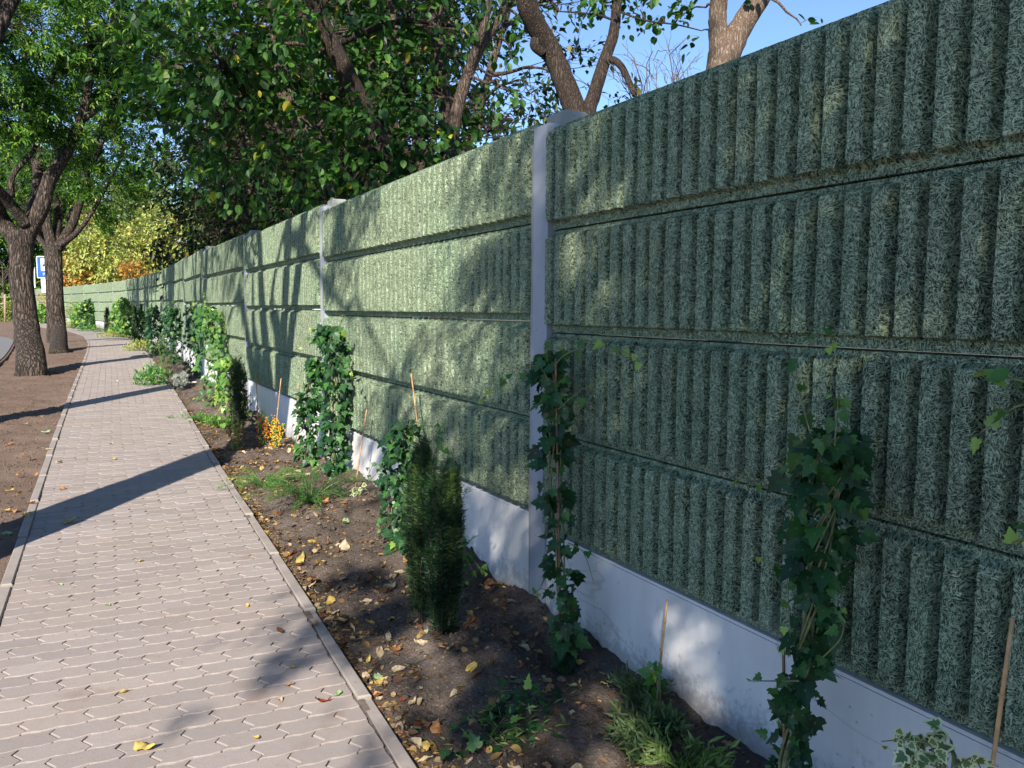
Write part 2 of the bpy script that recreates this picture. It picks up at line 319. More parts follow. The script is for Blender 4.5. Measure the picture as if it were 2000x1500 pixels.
class LB:
    def __init__(s): s.p = []; s.n = 0
    def add(s, *a, **k):
        V, F, T, Rm = leaves(*a, **k); s.p.append((V, F+s.n, T, Rm)); s.n += len(V)
    def obj(s, name, mat, parent=None, origin=(0, 0, 0)):
        V = np.concatenate([q[0] for q in s.p])-np.array(origin, float); F = np.concatenate([q[1] for q in s.p])
        me = mesh(name, V, F, mat, False, {'tint': np.concatenate([q[2] for q in s.p]), 'rim': np.concatenate([q[3] for q in s.p])})
        o = ob(name, me, parent)
        if parent is None: o.location = origin
        return o
def rdir(n): return norm(RNG.normal(0, 1, (n, 3)))
# ------------------------------------------------------------------ ground profile, path and wall lines
def gz(Y):
    Y = np.asarray(Y, float); return .0125*np.clip(Y, -25, 25)+.003*np.clip(Y-25, 0, 55)
_yy = np.linspace(-14, 90, 1041)
def curve(pts):
    pts = np.array(pts); x = np.interp(_yy, pts[:, 0], pts[:, 1]); k = np.exp(-.5*(np.arange(-25, 26)/9)**2); k /= k.sum()
    x = np.convolve(np.pad(x, 25, mode='reflect', reflect_type='odd'), k, 'valid'); return lambda Y: np.interp(Y, _yy, x)
pathR = curve([(-14, .5), (0, .86), (2.45, .93), (5.5, 1.03), (8, 1.09), (14.4, 1.32), (22.4, 1.53), (30, 1.63), (36, 1.60), (42, 1.1), (47, .6), (52.4, 0), (58, -.8), (66, -1.9), (75, -3.3), (90, -5.6)])
pathL = curve([(-14, -.95), (0, -.56), (5, -.43), (10, -.33), (15.4, -.19), (24.9, .07), (32, .17), (38, .05), (43, -.3), (47, -.9), (50.4, -1.5), (56, -2.4), (66, -3.8), (75, -5.2), (90, -7.6)])
POSTS = [(1.97, -4.55), (1.97, -.54), (1.97, 3.48), (1.97, 7.5), (1.97, 11.5), (1.92, 15.51), (2.03, 19.52), (2.15, 23.53), (2.24, 27.54), (2.12, 31.54), (2.03, 35.55), (1.75, 39.55), (1.35, 43.54), (.81, 47.52), (.16, 51.47), (-.47, 55.43), (-1.08, 59.4), (-1.8, 63.3), (-2.7, 67.2), (-3.8, 71.05)]
_pa = np.array(POSTS)
def wallX(Y): return np.interp(Y, _pa[:, 1], _pa[:, 0])
def bayz(i):                          # i = index of the bay's near post; bay 1 is the one beside the camera
    k = i-1; return .05*min(k, 6)+.01*max(0, k-6)
def bedh(X, Y):
    t = np.clip((X-pathR(Y))/np.maximum(wallX(Y)-pathR(Y), .1), 0, 1)
    b = -.035+.10*t**1.3
    n = .095*vnoise(X*2.7+3, Y*2.3)+.085*vnoise(X*5.2+9, Y*4.6+2)+.036*vnoise(X*13, Y*13+5)+.018*vnoise(X*34, Y*34)+.007*vnoise(X*80, Y*80)
    return gz(Y)+b+n*np.clip(t*6, .15, 1)
def vergeh(X, Y):
    return gz(Y)-.014+.04*vnoise(X*2.3, Y*2.1+40)+.028*vnoise(X*8, Y*8)+.016*vnoise(X*24, Y*24)
def gridmesh(name, U, Vv, fn, mat, **kw):
    UU, VV = np.meshgrid(U, Vv); P = fn(UU, VV); nu, nv = len(U), len(Vv)
    i = np.arange(nv-1)[:, None]*nu+np.arange(nu-1)[None]; F = np.stack([i, i+1, i+nu+1, i+nu], -1).reshape(-1, 4)
    return ob(name, mesh(name, P.reshape(-1, 3), F, mat, True))
# ------------------------------------------------------------------ structure: ground sheets
def g1(U, V): return np.stack([U, V, gz(V)-.10], -1)
gx = np.concatenate([[-600, -200, -80], np.linspace(-40, 40, 33), [80, 200, 600]]); gy = np.concatenate([[-600, -150, -60], np.linspace(-30, 90, 61), [200, 400, 900]])
M_GROUND = mat_plain('far_ground', (.13, .12, .07), .95, 0, .35, .6)
tag(gridmesh('ground', gx, gy, g1, M_GROUND), kind='structure')
ys = np.concatenate([np.arange(-2, 1.2, .08), np.arange(1.2, 6, .018), np.arange(6, 12, .035), np.arange(12, 30, .09), np.arange(30, 72, .3)])
def g2(U, V):
    X = pathR(V)+.0+U*(wallX(V)+.06-pathR(V)); return np.stack([X, V, bedh(X, V)], -1)
tag(gridmesh('planting_bed_soil', np.linspace(0, 1, 58), ys, g2, M_SOIL), kind='structure')
def g3(U, V):
    X = pathL(V)-U**1.3*9; return np.stack([X, V, vergeh(X, V)], -1)
ys3 = np.concatenate([np.arange(-10, 4, .3), np.arange(4, 30, .06), np.arange(30, 88, .25)])
tag(gridmesh('verge_soil', np.linspace(0, 1, 90), ys3, g3, M_VERGE), kind='structure')
# road: asphalt lobe left of the verge that swings away to the left
def road():
    E = [(-1.9, -20), (-1.8, 0), (-1.75, 16), (-1.69, 22), (-1.74, 25), (-1.9, 29), (-2.1, 33), (-2.5, 36), (-3.1, 38), (-4.5, 39.5), (-9, 41), (-30, 45)]
    E = smoothpath([(a, b, 0) for a, b in E], 5); V = []; F = []
    for i, p in enumerate(E):
        z = float(gz(p[1])); V += [(p[0], p[1], z+.045), (p[0]-.5 if p[1] < 30 else p[0]-.6, p[1] if p[1] < 30 else p[1]-.5, z+.05), (-40, min(p[1], 30) if p[1] < 30 else 30-.02*i, z+.03)]
        if i: a = (i-1)*3; F += [[a, a+1, a+4, a+3], [a+1, a+2, a+5, a+4]]
    o = ob('road', mesh('road', V, F, M_ROAD)); tag(o, kind='structure')
    kb = MB(); P = np.array([[p[0]+.04, p[1], float(gz(p[1]))+.02] for p in E]); kb.tube(P-A(0, 0, .02), .035, 6)
    tag(kb.obj('road_edge_kerb', M_VERGE, None), kind='structure')
road()
# paved strip behind the verge (pinkish) and far path handled by the footpath sheet
# ------------------------------------------------------------------ structure: footpath of interlocking pavers
def footpath():
    PIT = .105; LEN = .208; V = []; F = []; T = []; nb = 0; gap = .0027
    zz = [(0, -.005), (.24, .016), (.70, -.016), (1, .005)]
    zx = lambda t: np.interp(t, [q[0] for q in zz], [q[1] for q in zz])
    def wy(x): u = (x/(LEN/2)) % 1.; return .0075*np.interp(u, [0, .12, .42, .62, .92, 1], [-1, -.9, .1, .1, 1.0, -1+2.*1])*1.0
    def wyc(x): u = (x/(LEN/2)) % 1.; return .0042*(np.sin(2*math.pi*(u-.3))+.25*np.sin(4*math.pi*u))
    k = 0
    for k in range(int(1.2/PIT), int(34/PIT)):
        Y0 = k*PIT; near = Y0 < 13; L = float(pathL(Y0))+.063; Rr = float(pathR(Y0))-.063; cx = .5*(L+Rr); dY = .0
        off = (k % 2)*LEN/2+.043; nh = int((Rr-L)/2/LEN)+2
        nx = 7 if near else 3; nz = 4 if near else 2
        for j in range(-nh, nh+1):
            xa = j*LEN+off; xb = xa+LEN; xs = np.linspace(xa, xb, nx+1); ts = np.array([0, .22, .72, 1]) if near else np.array([0, 1.])
            bot = np.stack([xs, wyc(xs)], 1); top = np.stack([xs, PIT+wyc(xs)], 1)
            rightp = np.stack([np.full(len(ts), xb)+zx(ts), wyc(np.full(len(ts), xb))+ts*PIT], 1); leftp = np.stack([np.full(len(ts), xa)+zx(ts), wyc(np.full(len(ts), xa))+ts*PIT], 1)
            bot[:, 0] += zx(0.); top[:, 0] += zx(1.)
            O = np.concatenate([bot[:-1], rightp[:-1], top[::-1][:-1], leftp[::-1][:-1]])
            c0 = np.array([.5*(xa+xb), PIT/2]); 
            if xb+cx < L+.012 or xa+cx > Rr-.012: continue
            def inset(P, g):
                d = P-c0; return c0+d-np.stack([np.sign(d[:, 0])*np.clip(np.abs(d[:, 0])/.09, 0, 1)*g, np.sign(d[:, 1])*np.clip(np.abs(d[:, 1])/.042, 0, 1)*g], 1)
            tz = RNG.normal(0, .0011); tx, ty = RNG.normal(0, .007, 2); tint = np.clip(RNG.normal(.5, .25), 0, 1)
            rings = ((gap, -.02), (gap, -.0022), (gap+.0030, 0.)) if near else ((.001, -.006), (.005, 0.))
            m = len(O); b = nb
            for g, z in rings:
                Q = inset(O, g); X = np.clip(Q[:, 0]+cx, L, Rr); Yq = Q[:, 1]+Y0
                Z = gz(Yq)+z+tz+tx*(Q[:, 0]-c0[0])+ty*(Q[:, 1]-c0[1]); V.append(np.stack([X, Yq, Z], 1)); T.append(np.full(m, tint)); nb += m
            for r_ in range(len(rings)-1):
                for i in range(m):
                    q = (i+1) % m; F.append([b+r_*m+i, b+r_*m+q, b+(r_+1)*m+q, b+(r_+1)*m+i])
            F.append([b+(len(rings)-1)*m+i for i in range(m)])
    # far sheet
    Yf = np.arange(34, 88, .5)
    for i, y in enumerate(Yf):
        V.append(np.array([[pathL(y)+.05, y, gz(y)], [pathR(y)-.05, y, gz(y)]])); T.append(np.full(2, .5))
        if i: F.append([nb-2, nb-1, nb+1, nb])
        nb += 2
    o = ob('footpath', mesh('footpath', np.concatenate(V), F, M_PAVER, False, {'tint': np.concatenate(T)})); tag(o, kind='structure')
    ysj = np.arange(-6, 36, .4)
    o = gridmesh('joint_sand', np.linspace(0, 1, 3), ysj, lambda U, Vv: np.stack([pathL(Vv)+.03+U*(pathR(Vv)-pathL(Vv)-.06), Vv, gz(Vv)-.0075], -1), M_JOINT); tag(o, kind='structure')
    for nm, fn, s, h in (('kerb_edging', pathR, -1, -.001), ('kerb_edging', pathL, 1, .009)):
        mb = MB(); y = .0
        while y < 70:
            l = 1.0 if y < 40 else 2.; a = A(float(fn(y+.006)), y+.006, 0); b = A(float(fn(y+l-.006)), y+l-.006, 0); c = (a+b)/2+A(s*.03, 0, 0); d = (b-a); ln = np.linalg.norm(d); d /= ln
            M3 = np.array([[d[1], d[0], 0], [-d[0], d[1], 0], [0, 0, 1]]); c[2] = float(gz(y+l/2))+h-.06+RNG.normal(0, .002)
            c[0] += RNG.normal(0, .002); mb.box(c, (.028, ln/2, .06), M3, bev=.006); y += l
        tag(mb.obj(nm, M_KERB, None, smooth=False), kind='structure')
footpath()
# ------------------------------------------------------------------ the noise barrier wall
PH = .475; BL = 3.86; PITR = BL/43.
def panel_mesh(name, nsub, nv, rough, seed):
    rg = np.random.default_rng(seed); n = 43; us = []
    prof_u = [0, .11, .22, .25, .29, .33, .39, .62, .88, .905, .92] if nsub else [0, .22, .36, .88, .92]
    for k in range(n): us += [(k+q)*PITR for q in prof_u]
    us = np.array(us+[BL]); b0, b1 = .036, .026; ch = .012
    vs = np.concatenate([[0, .004], np.linspace(.012, b0-.004, 3 if nsub else 1), [b0, b0+.006, b0+ch], np.linspace(b0+ch, PH-b1-ch-.02, nv)[1:-1], [PH-b1-ch-.02, PH-b1-.02, PH-b1-.006, PH-b1+.008], [PH-.004, PH-.0]])
    U, Vv = np.meshgrid(us, vs); q = (U/PITR) % 1.; q[:, -1] = 0
    ru = np.interp(q, [0, .22, .25, .33, .39, .88, .905, .92, 1.0], [0, 0, .15, .88, 1, 1, .93, 0, 0])      # gentle near flank, steep far edge
    jit = rg.normal(0, .006, n+1)[np.minimum((U/PITR).astype(int), n)]
    rv = np.interp(Vv, [0, b0-.001, b0+.003, b0+.008, PH-b1-.025, PH-b1-.006, PH-b1+.004, PH], [0, 0, .95, 1, 1, .85, 0, 0]); rv = np.clip(rv+jit*0, 0, 1)
    h = .050*np.minimum(ru, rv)*(1+rg.normal(0, .03, n+1)[np.minimum((U/PITR).astype(int), n)])
    h = h+rough*rg.normal(0, 1, h.shape); edge = (Vv < .001) | (Vv > PH-.001)
    h = np.where(edge, -.012, h); X = -h
    V = np.stack([X, U+np.where((U > .01) & (U < BL-.01), rough*rg.normal(0, 1, h.shape), 0), Vv+.003*(Vv < .001)-.003*(Vv > PH-.001)], -1).reshape(-1, 3)
    nu = len(us); nvv = len(vs); i = np.arange(nvv-1)[:, None]*nu+np.arange(nu-1)[None]; F = np.stack([i, i+nu, i+nu+1, i+1], -1).reshape(-1, 4).tolist()
    b = len(V); V = np.concatenate([V, [(.11, 0, .003), (.11, BL, .003), (.11, BL, PH-.003), (.11, 0, PH-.003)]]); top = [(nvv-1)*nu+k for k in range(nu)]
    F.append([b, b+3, b+2, b+1]); F.append(top+[b+2, b+3]); F.append(list(range(nu))[::-1]+[b, b+1])
    F.append([k*nu for k in range(nvv)][::-1]+[b, b+3][::1]); F.append([k*nu+nu-1 for k in range(nvv)]+[b+2, b+1])
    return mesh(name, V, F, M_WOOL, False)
PAN_N = [panel_mesh('ribbed_panel', 1, 30, .0009, 1), panel_mesh('ribbed_panel', 1, 30, .0009, 2)]
PAN_F = panel_mesh('ribbed_panel', 0, 3, 0., 3)
def wall():
    t = empty('noise_barrier', (1.97, 0, 0), 'long green ribbed sound barrier wall on a pale concrete base, curving away beside the path', 'wall'); t.location = (0, 0, 0)
    for i in range(len(POSTS)-1):
        a = A(*POSTS[i], 0); b = A(*POSTS[i+1], 0); d = (b-a); L = np.linalg.norm(d); d /= L; ang = math.atan2(-d[0], d[1]); z0 = .475+bayz(i)
        s = (L-.16)/BL; o0 = a+d*.08
        for r_ in range(4):
            me = PAN_N[(i+r_) % 2] if i in (1, 2, 3) else PAN_F
            p = ob('ribbed_panel', me, t, (o0[0], o0[1], z0+r_*PH+.001)); p.rotation_euler = (0, 0, ang); p.scale = (1, s, 1)
        pl = MB(); hl = (L-.15)/2; lo = float(gz(a[1]))-.35; pl.box((0, 0, (z0-.014+lo)/2), (.06, hl, (z0-.014-lo)/2)); pl.box((.004, 0, z0-.0075), (.06, hl, .0055))
        c = (a+b)/2+np.array([d[1], -d[0], 0])*.045; M3 = np.array([[d[1], d[0], 0], [-d[0], d[1], 0], [0, 0, 1]])
        V = np.concatenate(pl.V)@M3.T; me = mesh('concrete_base_panel', V, pl.F, M_PLINTH); ob('concrete_base_panel', me, t, (c[0], c[1], 0))
    for i, (x, y) in enumerate(POSTS):
        zt = .475+bayz(i)+4*PH+.0; mb = MB(); d = A(*POSTS[min(i+1, len(POSTS)-1)], 0)-A(*POSTS[max(i-1, 0)], 0); d /= np.linalg.norm(d); M3 = np.array([[d[1], d[0], 0], [-d[0], d[1], 0], [0, 0, 1]]); n = np.array([d[1], -d[0], 0])
        lo = float(gz(y))-.35; mb.box(A(x, y, (zt-.03+lo)/2)+n*.05, (.075, .071, (zt-.03-lo)/2), M3, bev=.004); p = mb.obj('post', M_POST, t, smooth=False)
        cp = MB(); cp.box(A(x, y, zt-.06)+n*.118, (.068, .080, .098), M3, bev=.012); V = np.concatenate(cp.V)
        ob('post_cap', mesh('post_cap', V, cp.F, M_CAP), p)
        if i > 4 or i < 2: continue
        zs = np.arange(lo+.1, zt-.1, .025); wd = .003+.009*np.clip(vnoise(zs*7+i*9, zs*0+3.3)+.55, 0, 1)+.002*RNG.random(len(zs)); q0 = A(x, y, 0)+n*(-.026)+d*.069
        V = []; F = []
        for k, zz_ in enumerate(zs):
            for e, dd in ((0, 0), (1, 0), (1, 1), (0, 1)): V.append(q0+A(0, 0, zz_)+d*(e*(.008+wd[k]))+n*dd*.02)
            if k:
                c0 = (k-1)*4; F += [[c0+j, c0+4+j, c0+4+(j+1) % 4, c0+(j+1) % 4] for j in range(4)]
        ob('mortar_seam', mesh('mortar_seam', V, F, M_CAP), p)
wall()
# ------------------------------------------------------------------ trees
def limb(p0, pts, rad, mb, n=12, lump=.03, k=5):
    P = smoothpath(pts, k); r = np.interp(np.linspace(0, 1, len(P)), np.linspace(0, 1, len(rad)), rad); P[1:-1] += RNG.normal(0, lump*1.6, (len(P)-2, 3))*r[1:-1, None]; mb.tube(P, r, n, lump); return P
def wiggle(a, b, n=5, amp=.08):
    a = np.array(a); b = np.array(b); L = np.linalg.norm(b-a); P = a+(b-a)*np.linspace(0, 1, n)[:, None]; P[1:-1] += RNG.normal(0, amp*L, (n-2, 3)); P[1:-1, 2] += .06*L; return P
def spray(lb, P0, P1, nl, size, tpl, droop=.5, spread=.09, tsh=0., jit=.35):
    """leaves set alternately along a twig from P0 to P1"""
    t = RNG.random(nl)**.7; d = P1-P0; L = np.linalg.norm(d); base = P0+d*t[:, None]+RNG.normal(0, spread*L, (nl, 3))
    side = rdir(nl); side -= d/L*(side@(d/L))[:, None]*.7; D = norm(side+d/L*.7-np.array([0, 0, droop])); Nn = norm(np.array([0, 0, 1.])+RNG.normal(0, jit, (nl, 3)))
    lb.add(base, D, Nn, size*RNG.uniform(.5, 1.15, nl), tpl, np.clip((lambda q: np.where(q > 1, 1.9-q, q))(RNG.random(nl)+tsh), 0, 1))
def crown(mb, lb, roots, blobs, tpl, leaf, perclump, clumps, droop=.5, tsh=0., twr=.012, clump_r=.35, seedbias=.35):
    """roots: points on limbs; blobs: (centre, radii, n) ; a branch to each blob, twigs to clumps spread through its volume"""
    roots = np.array(roots)
    for c, r, n in blobs:
        c = np.array(c, float); r = np.array(r, float)*np.ones(3); q = roots[np.argmin(((roots-c)**2).sum(1))]
        br = wiggle(q, c, 6, .05); L = np.linalg.norm(c-q); mb.tube(smoothpath(br, 2), np.linspace(twr*2.2+.010*L, twr*.9, 11), 6)
        n = int(n*clumps); u = rdir(n)*(RNG.random(n)**.42)[:, None]; pts = c+u*r; bs = float(np.clip(RNG.random(), 0, 1))*.3-.15
        for p in pts:
            k = br[RNG.integers(2, 6)]; s0 = k+(p-k)*.15
            if np.linalg.norm(p-k) > .25: mb.tube(wiggle(k, p, 4, .06), [twr*.75, twr*.5, twr*.35, twr*.2], 4, cap=False)
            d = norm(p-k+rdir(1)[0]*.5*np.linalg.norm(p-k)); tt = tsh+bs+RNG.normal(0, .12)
            for z in range(2):
                e = p+norm(d+rdir(1)[0]*.8)*clump_r*RNG.uniform(.6, 1.2); st = p-d*clump_r*.3
                mb.tube([st, (st+e)/2+A(0, 0, .02), e], [twr*.3, twr*.22, twr*.1], 3, cap=False)
                spray(lb, st, e, max(2, int(perclump*RNG.uniform(.35, .65))), leaf, tpl, droop, .16, tt)
def tree(name, base, label, cat, limbs, blobs, bark, leafm, tpl, leaf, perclump=14, clumps=1., group=None, extra_roots=(), sides=12, lump=.014, **kw):
    t = empty(name, tuple(base), label, cat, group); mb = MB(); lb = LB(); roots = []
    for pts, rad in limbs: P = limb(None, pts, rad, mb, sides, lump); roots += list(P[len(P)//3:])
    crown(mb, lb, roots+list(extra_roots), blobs, tpl, leaf, perclump, clumps, **kw)
    mb.obj('trunk', bark, t, base); lb.obj('crown', leafm, t, base); return t
def gp(x, y, z=None):
    p = A(x, y, 0); p[2] = float(gz(y)) if z is None else z; return p
# street tree 1 (nearest one in view) and 2
def street1():
    d = 16.7; q = lambda x, y, dd=0: pw(x, y, d+dd); b = gp(-.9, 18.45, .2)
    limbs = [([gp(-.88, 18.4, .12), gp(-.90, 18.42, .45), q(52, 640), q(43, 560), q(42, 500), q(44, 455)], [.31, .262, .232, .216, .216, .225]),
             ([q(46, 470), q(80, 405), q(98, 350), q(128, 300), q(152, 250), q(170, 190), q(175, 120), q(165, 40)], [.17, .155, .13, .12, .10, .08, .06, .04]),
             ([q(38, 480), q(5, 430), q(-15, 380, -.5), q(-40, 300, -1), q(-60, 180, -1.4), q(-70, 60, -1.6)], [.17, .15, .13, .11, .09, .05]),
             ([q(52, 440, -.1), q(18, 395, -.5), q(-30, 340, -1.2), q(-90, 250, -2)], [.12, .10, .08, .05]),
             ([q(22, 385, -.4), q(24, 345, -.5), q(50, 312, -.3), q(70, 285, -.1), q(90, 200, .4)], [.07, .055, .05, .045, .03]),
             ([q(60, 430, .2), q(75, 330, 1.2), q(60, 200, 2), q(40, 60, 2.2)], [.12, .1, .07, .04]),
             ([q(160, 235), q(220, 190, .2), q(290, 150, .2)], [.07, .05, .03])]
    B = []
    for x, y, dd, r, n in ((60, 60, -1, 1.3, 26), (-20, 180, -1, .9, 12), (40, 190, -.6, .8, 13), (110, 130, .5, 1.0, 16), (170, 60, 0, 1.1, 20), (250, 120, .3, 1.0, 18), (230, 20, -.6, 1.2, 20), (320, 60, .6, 1.0, 14), (190, 200, .4, .7, 11), (95, 235, -.4, .5, 7), (70, 275, 0, .4, 5), (-60, 60, -1.5, 1.2, 14), (60, -120, 0, 1.6, 26), (200, -140, 0, 1.6, 26), (-80, -100, 0, 1.5, 18), (330, -60, .6, 1.3, 16), (130, 290, 1.6, .7, 9), (20, 250, 1.8, .7, 8), (290, 220, 1., .7, 8)):
        B.append((q(x, y, dd), (r, r, r*.75), n))
    tree('street_tree', b, 'big furrowed street tree with a forking trunk, left of the blue stop sign', 'tree', limbs, B, M_BARK_ST, L_STREET, 'tri', .17, 34, 1.6, 'street trees in the verge', sides=24, lump=.018, droop=.6, tsh=.02, clump_r=.38)
def street2():
    d = 23.9; q = lambda x, y, dd=0: pw(x, y, d+dd); b = gp(-.58, 25.1, .28)
    limbs = [([gp(-.58, 25.05, .2), q(115, 650), q(111, 590), q(108, 520), q(106, 480)], [.25, .205, .185, .186, .195]),
             ([q(104, 490), q(92, 440), q(88, 395), q(70, 330, -.5), q(60, 230, -1)], [.15, .13, .11, .09, .05]),
             ([q(104, 485), q(112, 430, .5), q(108, 370, 1), q(120, 280, 1.3), q(110, 180, 1.4)], [.13, .11, .09, .07, .04]),
             ([q(110, 488), q(132, 455), q(150, 415), q(166, 350), q(190, 300), q(215, 240)], [.15, .13, .11, .09, .07, .04]),
             ([q(116, 480), q(142, 462, -.4), q(170, 430, -.6), q(205, 370, -.8), q(240, 300, -.8)], [.09, .08, .06, .045, .03]),
             ([q(104, 500), q(75, 465, .6), q(40, 430, .9)], [.08, .07, .05])]
    B = []
    for x, y, dd, r, n in ((180, 330, 0, 1.1, 15), (230, 300, .2, 1.2, 18), (150, 250, 0, 1.3, 20), (215, 380, -.5, .8, 9), (240, 215, 0, 1.4, 22), (80, 200, -.6, 1.4, 16), (60, 330, -.2, 1.1, 12), (100, 110, 0, 1.6, 20), (220, 100, 0, 1.7, 22), (330, 180, .3, 1.2, 14), (310, 80, .3, 1.5, 16), (20, 400, .8, .9, 9), (195, 425, .3, .45, 4), (120, 330, 1.4, 1., 10), (0, 280, 1, 1.2, 12), (170, -40, 0, 1.8, 14)):
        B.append((q(x, y, dd), (r, r, r*.75), n))
    tree('street_tree', b, 'slimmer dark street tree just beyond the first, its trunk covering half the stop sign', 'tree', limbs, B, M_BARK_ST, L_STREET, 'tri', .19, 30, 1.6, 'street trees in the verge', sides=20, lump=.018, droop=.6, tsh=-.06, clump_r=.42)
def street_off(x, y, seed, hmin, spread, label, n=1., leanx=0., r0=.24, dens=16, sx=None, hr=4.6, extra=()):
    sx = sx or spread
    b = gp(x, y); H = 3.3; top = b+A(leanx, .1, H); limbs = [([b-A(0, 0, .1), b+A(leanx*.3, 0, .6), b+A(leanx*.6, .05, 1.9), top], [r0*1.25, r0*1.02, r0*.93, r0*.98])]; B = []
    rg = np.random.default_rng(seed)
    for k in range(6):
        a = k*1.05+rg.random()*.6; o = A(math.cos(a), math.sin(a), 0); e = top+o*np.array([sx, spread, 1])*rg.uniform(.5, .9)+A(0, 0, rg.uniform(3, 5)); m = top+o*spread*.35+A(0, 0, 1.6)
        limbs.append(([top-A(0, 0, .2), m, (m+e)/2+rg.normal(0, .2, 3), e], [r0*.55, r0*.42, r0*.3, r0*.14]))
    for k in range(int(dens)):
        a = rg.random()*6.283; rr = spread*math.sqrt(rg.random()); z = hmin+rg.random()**1.1*hr; B.append((b+A(math.cos(a)*rr*sx/spread+(.45 if sx < spread else 0), math.sin(a)*rr, z), (1.05, 1.05, .75), 13))
    for e in extra: B.append((A(*e[:3]), (e[3],)*3, 12))
    return tree('street_tree', b, label, 'tree', limbs, B, M_BARK_ST, L_STREET, 'tri', .15, 20, n, 'street trees in the verge', sides=14, droop=.6, clump_r=.4)
street1(); street2()
street_off(-1.32, 11.4, 5, 5.0, 2.1, 'street tree standing just outside the left edge, its limbs over the path', 1., r0=.2, dens=15)
street_off(-1.22, 5.0, 6, 5.4, 2.3, 'street tree beside the near path whose trunk throws the broad shadow', 1., r0=.25, dens=12, extra=((-1.2, 2.2, 5.8, .4), (-1.2, .9, 4.3, .35)))  # extra: unseen leaf clumps added to shade patches of the wall
street_off(-1.3, -3.0, 8, 3.8, 2.8, 'street tree behind the viewer shading the nearest wall bay', 1.35, r0=.22, dens=36, sx=1.0, hr=3.6, extra=((-2.9, -2.1, 4.6, .5), (-2.4, -2.8, 4.5, .45), (-1.2, -.5, 4.6, .45)))  # unseen tree; crown narrowed and extra clumps added to shade wall and path
street_off(-1.4, -9.0, 9, 4.2, 2.9, 'farthest street tree behind the viewer', 1.3, r0=.22, dens=24, sx=1.3)
street_off(-.9, 32.5, 11, 4.0, 2.6, 'street tree behind the stop sign with a pale lit crown', .9, r0=.17, dens=15)
